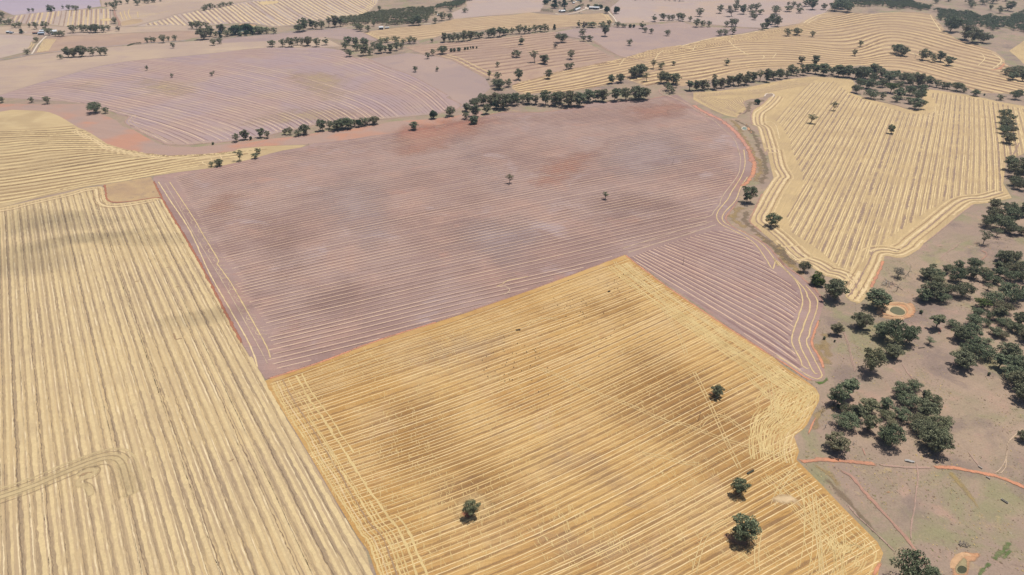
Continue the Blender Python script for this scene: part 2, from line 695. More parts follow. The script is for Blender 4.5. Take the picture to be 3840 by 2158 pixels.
def grove(place, data, frm='from left', labels=None, seed=1, group=None):
    """trees of one place: data 'TILE x,y,w,h[,kind] ...'; named by their order along the place"""
    rng = random.Random(seed * 7919 + len(place))
    t = TILE['S']
    L = []
    for w in data.replace('|', ' ').split():
        if w in TILE:
            t = TILE[w]
            continue
        q = w.split(',')
        x, y, ww, hh = [float(a) for a in q[:4]]
        L.append((t[0] + x / t[2], t[1] + y / t[2], ww / t[2], hh / t[2], q[4] if len(q) > 4 else 'g'))
    L.sort()
    n = len(L)
    for i, (x, y, w, h, k) in enumerate(L):
        o, pr, word = plant(x, y, w, h, k[0], rng, k if k in PROTO else k[1:] if k[1:] in PROTO else 'm1' if k == 'gm' else None, (1.12 if 21 <= seed <= 31 else .98 if n == 1 else 1.24 if n > 3 else EXAG))
        if labels and i in labels:
            o['label'] = labels[i]
        elif n == 1:
            o['label'] = '%s %s %s' % (FORMS[pr], word, place)
        else:
            o['label'] = '%s %s, %s %s %s' % (FORMS[pr], word.replace(' tree', '') if word == 'gum tree' else word, ORD[i], frm, place)
        o['group'] = group or ('trees ' + place)
        ALL_TREES.append((w * h, o, pr))


def keep_largest(limit=300):
    """the gum trees that show largest stay things of their own; the many tiny far ones become one mass"""
    gums = sorted([t for t in ALL_TREES if t[1].name.startswith('gum_tree')], key=lambda t: -t[0])
    rest = gums[limit:]
    low = {}
    a = Acc()
    for i, (_, o, pr) in enumerate(rest):
        wide = pr[0]
        if wide not in low:
            low[wide] = gum_proto(1200 + len(low), W=PROTO[pr]['W'], H=PROTO[pr]['H'], clumps=22, dens=42, crown_lo=.03, fork=.18, leaf=1.25, limbs=4)
        t, c, W0, H0 = low[wide]
        W = o.scale[0] * PROTO[pr]['W']
        H = o.scale[2] * PROTO[pr]['H']
        ca, sa = math.cos(o.rotation_euler[2]), math.sin(o.rotation_euler[2])
        for acc, mi in ((t, 0), (c, 2 if pr[0] == 'p' else 1)):
            v = np.vstack(acc.v) * np.array([W / W0, W / W0, H / H0])
            a.v.append(np.column_stack([o.location[0] + v[:, 0] * ca - v[:, 1] * sa, o.location[1] + v[:, 0] * sa + v[:, 1] * ca, o.location[2] + v[:, 2]]))
            k = a.n
            a.f += [[q + k for q in f_] for f_ in acc.f]
            a.m += [mi] * len(acc.f)
            a.n += len(v)
        for ch in list(o.children):
            bpy.data.objects.remove(ch)
        bpy.data.objects.remove(o)
    if rest:
        tag(a.build('distant_woodland', [BARK, LEAF[0], LEAF_PALE]), 'the many small gums scattered and strung in belts over the far country', 'woodland', None, 'stuff')
HAZE = 4e-5
# ------------------------------------------------------------------ the land
KSUN = 1.42


def A(r, g, b):
    """albedo of a surface that shows as this sRGB colour in the full sun"""
    def lin(c):
        c /= 255.0
        return c / 12.92 if c <= .04045 else ((c + .055) / 1.055) ** 2.4
    return tuple(min(.9, lin(c) / KSUN) for c in (r, g, b))


def vp_dir(x):
    """world direction (unit, xy) of rows that run to the horizon at photo column x"""
    yc = (1079.0 + 430.0) / FPX
    d = np.array([(x - 1920.0) / FPX, CP + yc * SP])
    return d / np.hypot(*d)


def offset_line(w, d):
    """shift a world polyline sideways by d metres"""
    w = np.asarray(w, float)
    t = np.gradient(w, axis=0)
    n = np.stack([-t[:, 1], t[:, 0]], 1)
    n /= np.hypot(n[:, 0], n[:, 1])[:, None] + 1e-9
    return w + n * d


SOFT = set()


def is_soft(m):
    return 'Attribute' in m.node_tree.nodes


class Land:
    def __init__(self, name, poly, mat, lvl=1.0, curve=0, grid=22.0):
        p = px(poly) if isinstance(poly, str) else np.asarray(poly, float)
        if curve:
            p = smooth(p, curve, True)
        self.name = name
        self.w = unproject(p)
        self.acc = Acc()
        self.mats = [mat]
        self.lvl = lvl
        self.acc.poly(self.w, .12 * lvl, 0, grid)

    def mi(self, m):
        if m not in self.mats:
            self.mats.append(m)
        return self.mats.index(m)

    def clip(self, pts, step=12.0):
        q = resample(pts, step)
        ok = inside(q, self.w)
        runs, cur = [], []
        for i in range(len(q)):
            if ok[i]:
                cur.append(q[i])
            elif cur:
                runs.append(cur)
                cur = []
        if cur:
            runs.append(cur)
        return [np.array(r) for r in runs if len(r) > 2]

    def line(self, w, width, mat, jit=.2, step=8.0, gap=0.0, wander=0.0, lift=.16):
        if isinstance(mat, (list, tuple)):
            mat = mat[int(RNG.integers(len(mat)))]
            if mat is None:
                return
        for r in self.clip(w, step):
            if gap and len(r) > 8:
                i = 0
                while i < len(r) - 3:
                    k = int(RNG.uniform(6, 34))
                    if RNG.random() > gap:
                        self.acc.strip(r[i:i + k + 1], width, .12 * self.lvl + lift * .4, self.mi(mat), jit, None, wander)
                    i += k
            else:
                self.acc.strip(r, width, .12 * self.lvl + lift * .4, self.mi(mat), jit, None, wander, is_soft(mat))

    def fan(self, guides, spacing, width, mat, jit=.2, step=9.0, gap=0.0, off=0.0, wander=0.0, n=80, lift=.16, var=.25):
        """rows that follow the guide curves, evenly spaced on the ground between one guide and the next"""
        G = [resample_n(unproject(smooth(px(g), 6)), n) for g in guides]
        for a, b in zip(G[:-1], G[1:]):
            L = np.median(np.hypot(*(b - a).T))
            k = max(1, int(round(L / spacing)))
            for i in range(k):
                t = (i + off + RNG.normal() * .05) / k
                self.line(a + (b - a) * t, width * (1 + var * RNG.normal() * .6), mat, jit, step, gap, wander, lift)

    def straight(self, vp, p0, count, spacing, width, mat, jit=.2, step=6.0, gap=0.0, off=0.0, wander=0.0, lift=.16, var=.2, length=2600):
        """parallel straight rows; p0 a photo point on the first row, counted to the right"""
        d = vp_dir(vp)
        nr = np.array([d[1], -d[0]])
        o = unproject(p0)[0]
        for i in range(count):
            c = o + nr * spacing * (i + off + RNG.normal() * .04)
            self.line(np.array([c - d * length * .4, c + d * length]), width * max(.3, 1 + var * RNG.normal()), mat, jit, step, gap, wander, lift)

    def build(self, label, cat, kind='structure', group=None):
        o = self.acc.build(self.name, self.mats)
        return tag(o, label, cat, group, kind)


STRAW = soft_mat('straw_row', A(218, 192, 148), 7, .16, A(206, 180, 138))
STRAW_PALE = soft_mat('straw_pale', A(226, 202, 160), 8, .12, A(216, 190, 150))
STRAW_GREY = soft_mat('straw_grey', A(200, 176, 152), 7, .14, A(190, 166, 144))
STRAW_GOLD = soft_mat('straw_gold', A(230, 204, 148), 6, .15, A(218, 190, 134), .85)
STUB_DARK = soft_mat('stubble_dark', A(164, 136, 106), 6, .18, A(176, 148, 116))  # darker lines, the stubble's own tone
SOIL_MAUVE = soft_mat('soil_mauve', A(158, 132, 118), 6, .12, A(166, 140, 122))
SOIL_DARK = plain_mat('soil_furrow', A(146, 118, 116), .95, .14, .15)
DIRT_ORANGE = soft_mat('dirt_orange', A(212, 150, 118), 4, .16, A(190, 140, 116))
DIRT_SALMON = soft_mat('dirt_salmon', A(194, 150, 132), 5, .14, A(178, 144, 130), .85)
DIRT_PINK = soft_mat('dirt_pink', A(196, 164, 150), 5, .12, A(182, 154, 140), .8)
GRAVEL = soft_mat('pale_gravel', A(232, 216, 200), 3, .08, A(222, 204, 186))
ROAD_GREY = soft_mat('road_grey', A(188, 180, 184), 3, .08, A(180, 172, 174))
RED_SOIL = soft_mat('red_soil', A(178, 118, 94), 5, .18, A(170, 118, 96))
GRASS_GREEN = soft_mat('green_grass', A(92, 118, 62), 3, .3, A(120, 130, 80))
GRASS_DRY = soft_mat('dry_grass', A(184, 160, 110), 6, .25, A(170, 150, 112), .7, .9, 2.0)

# base country: mauve brown pasture
M_BASE = ground_mat('pasture', A(162, 141, 127), A(172, 150, 131), A(152, 140, 116), big=110, mid=38, fine=1.4, fine_amt=.16, k3=.75, dirn=.4, streak=5, streak_amt=.06,
                    layers=((A(182, 150, 134), 24, .52, .70, .7), (A(148, 143, 110), 52, .50, .66, .8), (A(196, 172, 128), 20, .60, .74, .6), (A(138, 121, 114), 60, .52, .68, .8), (A(186, 132, 108), 15, .70, .80, .6), (A(138, 118, 106), 6.5, .58, .70, .5), (A(190, 168, 134), 5, .62, .74, .5)))
M_BASE_FAR = M_BASE

base = Acc()
xs = np.concatenate([np.arange(-9000, -3400, 400.), np.arange(-3400, 3401, 34.), np.arange(3800, 9001, 400.)])
ys = np.concatenate([np.arange(-1500, -199, 260.), np.arange(-200, 4601, 34.), np.arange(5000, 14001, 500.)])
gx, gy = np.meshgrid(xs, ys)
V = np.column_stack([gx.ravel(), gy.ravel(), hgt(gx.ravel(), gy.ravel())])
nx, ny = len(xs), len(ys)
base.add(V, [(j * nx + i, j * nx + i + 1, (j + 1) * nx + i + 1, (j + 1) * nx + i) for j in range(ny - 1) for i in range(nx - 1)])
tag(base.build('ground', [M_BASE]), 'mauve brown dry pasture spreading under all the paddocks and trees', 'ground', None, 'structure')

# ---- pale stubble paddock, bottom left
ang_l = math.atan2(*vp_dir(-48)[::-1])
M_F1 = ground_mat('pale_stubble', A(205, 180, 138), A(190, 167, 133), A(180, 157, 130), big=150, mid=60, fine=1.3, fine_amt=.08, dirn=ang_l, streak=2.2, streak_amt=.09, k3=.6)
f = Land('field', 'S -700,880 | y1 0,235 200,190 420,140 600,100 740,60 880,45 910,60 920,120 935,170 990,195 1100,190 1250,165 1370,145 1420,160 1500,300 1640,530 1790,800 1960,1130 2120,1430 | S 996,1440 | y3 330,300 480,540 640,810 800,1090 970,1370 1040,1470 | S 1440,2330 -700,2330', M_F1, 1)
B1 = A(201, 178, 140)
midtone = [soft_mat('band_midtone', A(182, 160, 134), 30, .12, A(190, 168, 138), k, lo_, 2.2) for k, lo_ in ((.7, 1.0), (.4, 1.1), (.55, 1.3))]  # duller stubble tone along each harvest band
edge = [soft_mat('band_edge', A(144, 122, 104), 16, .16, A(158, 136, 112), k, lo_, 2.15) for k, lo_ in ((.7, 1.0), (.45, 1.15), (.28, 1.25), (.55, 1.3))]
f.straight(-48, (-420, 1500), 74, 8.6, 2.6, midtone, .3, 4, 0, .16, .4, lift=.10)
f.straight(-48, (-420, 1500), 74, 8.6, .85, edge, .5, 2.4, 0, 0, .4, lift=.13)
f.straight(-48, (-420, 1500), 74, 8.6, 2.6, fade(A(217, 194, 150), B1, .42, .74, 34), .2, 4, 0, .46, .2, lift=.12)
f.straight(-48, (-420, 1500), 74, 8.6, .8, fade(A(186, 162, 132), B1, .40, .60, 26), .3, 4, 0, .70, .2)
f.straight(-48, (-420, 1500), 74, 8.6, .9, fade(A(228, 208, 170), B1, .40, .60, 26), .3, 4, 0, .84, .2)
top = unproject(smooth(px('S -400,830 | y1 0,238 200,193 420,143 600,103 740,63 875,48 908,62 918,120 935,172 990,197 1100,192 1250,167 1370,147 1420,160'), 4))
for d, w, m in ((-3, 3.0, STRAW), (-7.5, 1.2, STUB_DARK), (-10.5, 4.0, STRAW_PALE), (-15, 1.4, STUB_DARK)):
    f.line(offset_line(top, d), w, m, .2, 5, 0, 0, .22)
trk = unproject(smooth(px('S -300,1960 | y2 0,800 250,715 500,610 700,530 850,480 950,475 1010,520 1050,640 1090,800'), 5))
LOOP = soft_mat('loop_straw', A(224, 201, 156), 10, .12, A(214, 191, 149), .8, .9, 2.1)
LOOPD = soft_mat('loop_dark', A(168, 146, 118), 10, .12, A(178, 155, 126), .5, .9, 2.1)  # darker straw lines following the loop
for d, w, m in ((0, 12, LOOP), (-8, 1.6, LOOPD), (-3, 1.0, LOOPD), (1.5, 1.4, LOOPD), (6, 1.1, LOOPD), (9, 2.4, LOOP)):
    f.line(offset_line(trk, d), w, m, .2, 4, 0, 0, .26)
eye = unproject(smooth(px('y2 640,640 700,590 790,575 770,620 700,640 640,690 720,720 760,800'), 5))
f.line(eye, 5.5, LOOP, .15, 3, 0, 0, .28)
f.line(offset_line(eye, 3.2), 1.2, LOOPD, .2, 3, 0, 0, .3)
f.line(unproject(smooth(px('y2 650,640 700,610 780,595'), 5)), 1.8, STUB_DARK, .25, 3, 0, 0, .32)
for s_ in ('y1 1440,765 1500,750', 'y1 1170,890 1225,870', 'y1 1520,935 1575,920', 'y1 1060,325 1110,320', 'y1 1520,1330 1540,1390 1600,1375', 'y2 1880,520 1940,480'):
    f.line(unproject(px(s_)), 1.5, STUB_DARK, .25, 2.5, 0, 0, .3)
f.build('pale straw stubble paddock with broad parallel harvest bands at bottom left', 'field')

# ---- yellow stubble paddock, upper left
M_F2 = ground_mat('olive_stubble', A(200, 176, 136), A(186, 162, 126), A(208, 186, 146), big=120, mid=40, fine=1.5, fine_amt=.09, dirn=.12, streak=4, streak_amt=.11, k3=.7)
f = Land('field', 'S -700,425 | z1 0,215 120,195 420,205 500,220 600,260 700,320 790,375 860,400 960,460 1080,540 1250,590 1480,635 1700,655 1900,650 2150,635 2350,612 | z2 250,695 520,668 750,660 930,656 880,682 700,710 560,745 450,792 350,805 100,862 0,885 | z1 1800,820 1520,862 1280,905 1040,945 960,950 800,985 640,1020 500,1050 300,1100 0,1180 | S -700,900', M_F2, 1)
GF2 = ['S -600,505 0,489 150,484 300,470', 'S -600,640 0,590 200,566 400,562 620,575', 'S -600,720 0,655 250,616 480,585 760,585', 'S -600,780 0,715 250,678 500,640 800,585 1000,560', 'S -600,850 0,768 250,715 450,685 700,635']
B2 = A(194, 170, 132)
f.fan(GF2, 20, 4.0, [fade(A(148, 122, 92), B2, .50, .80, 90), fade(A(162, 136, 104), B2, .46, .72, 90), fade(A(140, 118, 92), B2, .44, .70, 60)], .25, 10)
f.fan(GF2, 20, 5.0, [fade(A(220, 196, 150), B2, .46, .74, 90), fade(A(208, 184, 142), B2, .42, .7, 60)], .25, 10, 0, .5)
f.fan(GF2, 20, 1.8, fade(A(168, 140, 110), B2, .40, .62, 40), .25, 10, 0, .75)
hd = unproject(smooth(px('z1 780,400 960,490 1090,560 1300,615 1480,650 1700,670 1900,665 2150,650 2350,625'), 4))
for d, w in ((-2, 2.2), (-6, 2.0), (-10, 1.6)):
    f.line(offset_line(hd, d), w, STRAW_PALE, .3, 5, .1, .4, .22)
for s_ in ('z1 2110,670 2130,700 2080,710 2030,720 2090,755', 'z1 2150,660 2210,655 2230,690'):
    f.line(unproject(smooth(px(s_), 5)), 2.0, STRAW_PALE, .2, 3, 0, 0, .25)
f.build('yellow brown stubble paddock with level stripes above the pale stubble', 'field')

M_SCRUB = ground_mat('scrub_corner', A(192, 164, 126), A(180, 152, 122), A(166, 142, 120), big=40, mid=14, fine=1.5, fine_amt=.14, spots=A(130, 112, 100))
f = Land('field', 'z1 1050,948 1280,908 1518,868 1560,950 1630,1072 1500,1085 1300,1115 1150,1122 1080,1100 1065,1010', M_SCRUB, 1)
for s_ in ('z1 1050,948 1062,1010 1078,1100 1150,1124 1300,1117 1500,1087 1630,1074',):
    f.acc.strip(unproject(smooth(px(s_), 4)), 2.6, .3, f.mi(RED_SOIL), .3, 3, 0, is_soft(RED_SOIL))
f.build('small brown scrubby corner notched into the pale stubble paddock', 'field')

# ---- red brown waterway between the stubble and the mauve paddock
M_RED = ground_mat('red_brown_soil', A(176, 148, 136), A(190, 143, 122), A(166, 146, 139), big=100, mid=60, fine=2, fine_amt=.08, dirn=-.3, streak=9, streak_amt=.05, k3=.6, thr=(.44, .58))
f = Land('field', 'S -700,395 | z1 0,135 500,140 880,135 920,170 1000,230 1170,300 1230,360 1350,400 1450,460 1600,540 1750,570 1950,570 2200,550 2400,520 2574,495 | z2 300,640 600,590 850,570 1100,520 1400,495 1650,450 1800,420 2200,395 2400,370 2574,340 | z3 200,520 300,545 250,600 | z2 2574,400 2300,450 2000,505 1600,565 1300,610 1000,640 930,652 750,658 520,666 250,693 | z1 2350,610 2150,635 1900,650 1700,655 1480,635 1250,590 1080,540 960,460 860,400 790,375 700,320 600,260 500,220 420,205 120,195 0,215 | S -700,425', M_RED, 1)
f.build('red brown bare soil strip winding between the stubble and mauve paddocks', 'field')

# ---- the big mauve paddock
M_MAIN = ground_mat('mauve_soil', A(166, 141, 135), A(153, 126, 120), A(182, 147, 134), big=140, mid=75, fine=1.2, fine_amt=.13, dirn=.05, streak=3, streak_amt=.10, k3=.65,
                    layers=((A(182, 140, 126), 90, .56, .70, .7), (A(178, 160, 162), 85, .55, .70, .7), (A(142, 116, 112), 55, .58, .72, .6), (A(176, 152, 146), 7, .58, .72, .4)))
MAIN = 'z1 1550,868 1800,822 | z2 0,888 100,864 350,807 560,747 700,712 900,678 1000,642 1300,612 1600,567 1850,532 2000,507 2300,452 2574,402 | z3 250,603 400,562 500,543 700,548 900,543 1250,493 1400,447 1700,432 1960,412 2130,377 2250,365 2400,470 2574,572 | z4 170,650 400,770 570,890 700,1010 800,1150 870,1290 910,1448 | y6 1040,110 1062,200 1048,290 1000,380 900,460 870,610 780,732 722,812 732,872 800,932 950,1002 1100,1082 1230,1172 1330,1292 1420,1402 | zA 100,335 250,505 450,645 640,795 760,895 860,1005 920,1095 960,1175 970,1280 | zC 955,20 900,190 830,400 760,600 740,720 790,830 860,940 920,1050 980,1200 1000,1300 970,1380 900,1430 780,1436 620,1370 400,1220 200,1090 0,978'
f = Land('field', MAIN + ' | S 2343,956 2000,1085 1750,1173 1400,1284 1200,1360 996,1425 | y1 2120,1425 1960,1125 1790,795 1640,525 1500,295 1420,155 1340,-10', M_MAIN, 1)
GM = ['S 500,705 900,592 1300,528 1700,462 2100,408 2700,322', 'S 560,860 1000,760 1450,675 1900,592 2300,520 2880,430', 'S 600,1025 1100,907 1500,822 1900,742 2300,664 2880,560',
      'S 700,1190 1300,1052 1700,962 2100,872 2450,795 2880,700', 'S 800,1345 1300,1228 1700,1130 2100,1040 2400,965 2900,850', 'S 900,1455 1400,1335 1900,1205 2400,1075 2900,940']
fm = f
dvd = px('S 2343,956 2400,938 2500,905 2600,872 2690,850 2745,835')


class Sub(Land):
    def __init__(self, parent, poly):
        self.w = unproject(px(poly))
        self.acc, self.mats, self.lvl = parent.acc, parent.mats, parent.lvl


mn = Sub(f, 'y1 1500,0 1700,330 1930,690 2060,900 2330,1380 | S 1010,1405 1750,1168 2343,945 2480,905 2660,850 | y6 540,760 640,640 700,510 800,390 860,280 870,150 850,0 | z4 680,1448 640,1200 420,920 | z3 2500,580 2240,440 2130,390 1960,425 1400,470 1250,510 700,570 500,560 200,640 | z2 2300,465 2000,520 1300,625 900,695 560,765 0,905 | z1 1700,850')
BM = A(164, 138, 132)
mn.fan(GM, 8.7, .85, [fade(A(220, 190, 165), A(180, 153, 144), .46, .78, 80), fade(A(208, 180, 158), A(176, 149, 141), .42, .72, 60), fade(A(226, 197, 170), A(186, 158, 146), .48, .82, 80)], .08, 8, 0, 0, .10)
mn.fan(GM, 8.7, 1.7, soft_mat('furrow_shade', A(140, 112, 106), 40, .14, A(148, 120, 112), .7, 1.1, 2.1), .25, 9, 0, .22, .12, lift=.12)  # dark strips between the rows: furrow shade laid on as colour
mn.fan(GM, 8.7, .7, soft_mat('furrow_light', A(190, 164, 154), 40, .14, A(182, 156, 146), .5, 1.2, 2.1), .25, 9, 0, .62, .12, lift=.12)
RED_P = soft_mat('reddened_soil', A(186, 132, 114), 40, .12, A(178, 136, 122), .85, .8, 1.9)
for s_ in ('D 960,330 1100,300 1260,290 1220,340 1060,400 980,400', 'D 1330,420 1440,380 1560,350 1500,420 1420,470 1340,480', 'D 700,800 780,770 860,800 760,850 700,860', 'D 1560,270 1680,250 1760,270 1700,300 1600,310', 'D 480,520 560,480 640,500 560,560'):
    f.acc.poly(unproject(smooth(px(s_), 4, True)), .12 + .02, f.mi(RED_P), 16, True, 70)
COOL_P = soft_mat('cool_soil', A(180, 160, 160), 40, .1, A(172, 151, 150), .75, .8, 2.0)
DEEP_P = soft_mat('deep_soil', A(142, 112, 105), 40, .1, A(150, 121, 114), .42, .8, 2.0)
for s_, m in (('D 760,470 900,440 1000,470 1020,560 940,640 820,580 760,540', COOL_P), ('D 1120,560 1300,540 1420,600 1300,680 1130,660', COOL_P), ('D 1500,360 1700,320 1780,400 1640,460 1500,440', COOL_P), ('D 620,560 740,540 800,620 760,720 660,720', DEEP_P), ('D 740,720 900,680 1000,740 900,820 760,820', DEEP_P), ('D 1100,340 1180,330 1300,480 1240,500', COOL_P), ('D 1440,500 1640,470 1760,520 1600,580 1460,570', DEEP_P)):
    f.acc.poly(unproject(smooth(px(s_), 4, True)), .12 + .03, f.mi(m), 16, True, 75)
# south-east corner of it, worked the other way
GS = ['S 2350,972 2650,1160 2900,1318 3060,1425', 'S 2420,945 2750,1105 2960,1215 3070,1330', 'S 2520,910 2800,1015 2980,1110 3100,1230', 'S 2640,875 2850,935 3000,1030 3120,1120', 'S 2720,850 2860,900 2980,970 3060,1040']
se = Sub(f, 'S 2360,965 2500,915 2640,872 2720,855 | y6 800,960 950,1050 1050,1130 1150,1300 1250,1448 | zA 60,640 320,830 470,1010 540,1150 550,1250 490,1430 | zC 430,340 360,520 340,660 390,800 500,990 540,1130 640,1210 700,1260 500,1240 0,900')
se.fan(GS, 8.0, 1.0, fade(A(228, 196, 168), BM, .52, .86, 50), .2, 6, 0, 0, .3)
se.fan(GS, 8.0, 2.6, fade(A(142, 114, 112), BM, .44, .74, 60), .25, 9, 0, .35, .2, lift=.1)  # furrow shade again, coloured in between the crosswise rows
HEAD = [('y1 1383,0 1500,185 1662,432 1832,802 2002,1102 2190,1440 | S 968,1385', 1.5, STRAW_PALE), ('y1 1440,10 1560,215 1722,502 1990,950 2260,1440 | S 1005,1368', 1.1, STRAW_GREY),
        ('y1 1480,0 1680,300 1790,490 1910,690 1900,720 1950,790 2020,890 2130,1080 2330,1440 | S 1015,1350', 1.4, STRAW),
        ('z3 2300,420 2574,600 | z4 130,720 330,830 400,900 560,1040 640,1140 690,1300 | y6 860,0 890,100 885,200 870,290 800,400 700,530 650,620 640,670 570,750 540,800 430,830 200,860', 1.5, STRAW_GREY),
        ('y6 930,0 945,180 900,330 780,520 740,600 620,750 605,830 650,900 760,960 950,1060 1080,1160 1200,1330 1280,1448 | zA 60,400 250,600 420,770 520,960 560,1130 560,1250 500,1430 | zC 480,230 430,350 380,500 350,660 400,800 500,980 540,1080 560,1150 640,1200 740,1215', 1.6, STRAW),
        ('y6 980,330 890,470 830,620 700,760 670,830 700,890 800,940 950,1020 1100,1110 1200,1200 1300,1330 1350,1420 | zA 0,340 110,480 300,640 600,950 660,1100 710,1220 690,1400 | zC 660,180 590,350 570,440 500,620 510,720 560,860 680,1080 790,1290 900,1300', 1.6, STRAW),
        ('zA 600,860 740,1010 840,1150 850,1280 810,1440 | zC 770,260 710,430 690,560 640,650 660,760 760,960 900,1230 940,1310 930,1370 860,1400 780,1390 560,1270 250,1070 0,910', 1.5, STRAW),
        ('zC 0,620 180,740 300,840 450,865 530,830', 1.0, STRAW_GREY), ('S 2350,950 2450,918 2560,885 2690,842', 1.8, STRAW_GREY), ('S 2330,935 2450,896 2560,862 2680,828', 1.4, STRAW_GREY),
        ('y4 1000,390 1060,370 1100,340 1160,325 1300,300', 1.2, STRAW), ('y4 1020,400 1080,385 1130,410 1090,450 1050,440', 1.4, STRAW_GREY)]
for s_, w, m in HEAD:
    f.acc.strip(unproject(smooth(px(s_), 5)), w, .12 + .24 * .4, f.mi(m), .22, 5, 0, is_soft(m))
EDGE_RED = soft_mat('edge_red', A(206, 150, 130), 6, .14, A(190, 142, 126))
for i in range(34):        # small turning loops where the rows meet the left headland
    t = i / 33.0
    x, y = 1600 + 680 * t + RNG.normal() * 14, 180 + 1180 * t + RNG.normal() * 6
    q = np.array([(x + 60, y - 8), (x, y - 18), (x - 34, y + 6), (x - 6, y + 26), (x + 46, y + 14)]) / 2.335 + np.array([0, 680])
    f.acc.strip(unproject(smooth(q, 5)), .8, .12 + .2 * .4, f.mi(STRAW_GREY), .3, 3, 0, is_soft(STRAW_GREY))
for s_, w, m in (('z4 0,580 150,680 400,800 560,920 690,1050 790,1180 860,1320 895,1448', 8.5, EDGE_RED), ('z3 2140,372 2300,430 2450,520 2574,590', 9.0, DIRT_PINK),
                 ('y6 985,0 1040,120 1055,200 1040,290 985,390 905,455', 6.5, DIRT_ORANGE), ('y6 868,615 778,735 718,815 728,876 800,938 950,1008 1100,1088 1230,1178 1330,1298 1420,1408 | zA 100,345 250,515 450,655 640,805 760,905 860,1015 920,1105 968,1200', 2.6, DIRT_SALMON),
                 ('zC 880,250 830,400 762,600 742,720 790,830 862,940 922,1055 985,1220', 2.6, DIRT_ORANGE), ('zC 0,985 200,1097 400,1227 620,1377 780,1440', 2.2, DIRT_ORANGE),
                 ('S 996,1425 1200,1360 1400,1284 1640,1208', 2.2, DIRT_ORANGE), ('S 1640,1208 1900,1120 2100,1048 2343,956', 1.7, DIRT_SALMON), ('S 2343,956 2500,1075 2700,1210 2900,1340', 2.0, DIRT_ORANGE),
                 ('y1 1345,0 1422,155 1502,295 1642,525 1792,795 1962,1125 2122,1425', 2.6, RED_SOIL), ('z3 250,598 500,541 900,541 1250,490 1400,445 1700,430 1960,410 2130,375', 4.0, DIRT_SALMON),
                 ('z2 1000,640 1300,610 1600,565 1850,530', 2.5, DIRT_PINK)):
    f.acc.strip(unproject(smooth(px(s_), 5)), w, .12 + .3 * .4, f.mi(m), .25, 5, 0, is_soft(m))
f.build('big mauve ploughed paddock with thin pale straw rows across the middle', 'field')

# ---- the golden stubble paddock
M_GOLD = ground_mat('golden_stubble', A(201, 164, 108), A(188, 148, 92), A(204, 173, 128), big=120, mid=55, fine=.9, fine_amt=.18, dirn=.25, streak=1.6, streak_amt=.15, k3=.75,
                    layers=((A(176, 134, 84), 95, .54, .68, .7), (A(202, 172, 140), 75, .58, .72, .6), (A(180, 132, 86), 20, .58, .72, .5), (A(216, 184, 128), 6, .56, .70, .4)))
f = Land('field', 'S 996,1428 1200,1362 1400,1286 1750,1174 2000,1086 2343,956 2500,1076 2700,1212 2900,1340 | zE 200,-130 400,0 700,200 820,300 890,420 885,540 820,660 760,780 700,900 650,1000 560,1100 430,1190 400,1230 | y5 1140,560 1120,620 1150,650 1300,800 1450,960 1600,1110 1700,1210 1742,1290 1720,1360 1700,1470 | S 3290,2330 1470,2330 | y3 1060,1470 970,1350 800,1070 640,790 480,520 330,280 200,72', M_GOLD, 1)
GG = ['S 950,1462 1400,1306 1750,1192 2343,976 2700,850', 'S 1000,1560 1500,1395 1900,1262 2300,1120 2700,960 3100,800', 'S 1050,1670 1500,1520 1900,1375 2300,1215 2700,1040 3200,830', 'S 1130,1790 1600,1635 2000,1480 2400,1300 2800,1110 3200,920',
      'S 1200,1910 1700,1740 2100,1575 2500,1385 2900,1190 3250,1010', 'S 1290,2050 1750,1880 2200,1680 2600,1480 3000,1280 3300,1120', 'S 1350,2200 1900,1990 2300,1800 2700,1590 3100,1385 3350,1255', 'S 1500,2330 2000,2125 2400,1930 2800,1715 3200,1500 3400,1390',
      'S 1800,2330 2200,2170 2600,1970 3000,1750 3400,1530', 'S 2150,2360 2500,2180 2900,1960 3300,1740 3500,1630', 'S 2500,2370 2800,2200 3100,2030 3500,1800', 'S 2800,2420 3100,2250 3400,2080 3600,1960']
BG = A(200, 165, 112)
bnd = [soft_mat('stubble_band', A(162, 128, 96), 30, .2, A(172, 136, 100), k, lo_, 2.2) for k, lo_ in ((.42, 1.0), (.3, 1.1), (.55, 1.2))]
cream = [fade(A(236, 208, 158), A(214, 182, 130), .44, .76, 40), fade(A(228, 198, 146), A(210, 178, 126), .44, .74, 30), fade(A(240, 214, 166), A(216, 184, 132), .50, .80, 50)]
f.fan(GG, 7.8, 2.6, bnd, .3, 5, 0, .02, .16, lift=.16)
f.fan(GG, 7.8, .62, cream, .22, 5, 0, .30, .14, lift=.22)
f.fan(GG, 7.8, .55, cream + [None], .22, 5, 0, .74, .14, lift=.22)
f.fan(GG, 7.8, .5, [soft_mat('stubble_cut', A(150, 116, 80), 16, .2, A(156, 120, 84), .5, 1.2, 2.1), None], .35, 5, 0, .68, .2, lift=.19)
BROWN_P = soft_mat('brown_stubble', A(166, 120, 66), 40, .2, A(180, 136, 86), .52, .8, 2.0)
PALE_P = soft_mat('bleached_stubble', A(206, 176, 142), 24, .16, A(204, 174, 138), .9, .8, 1.8)
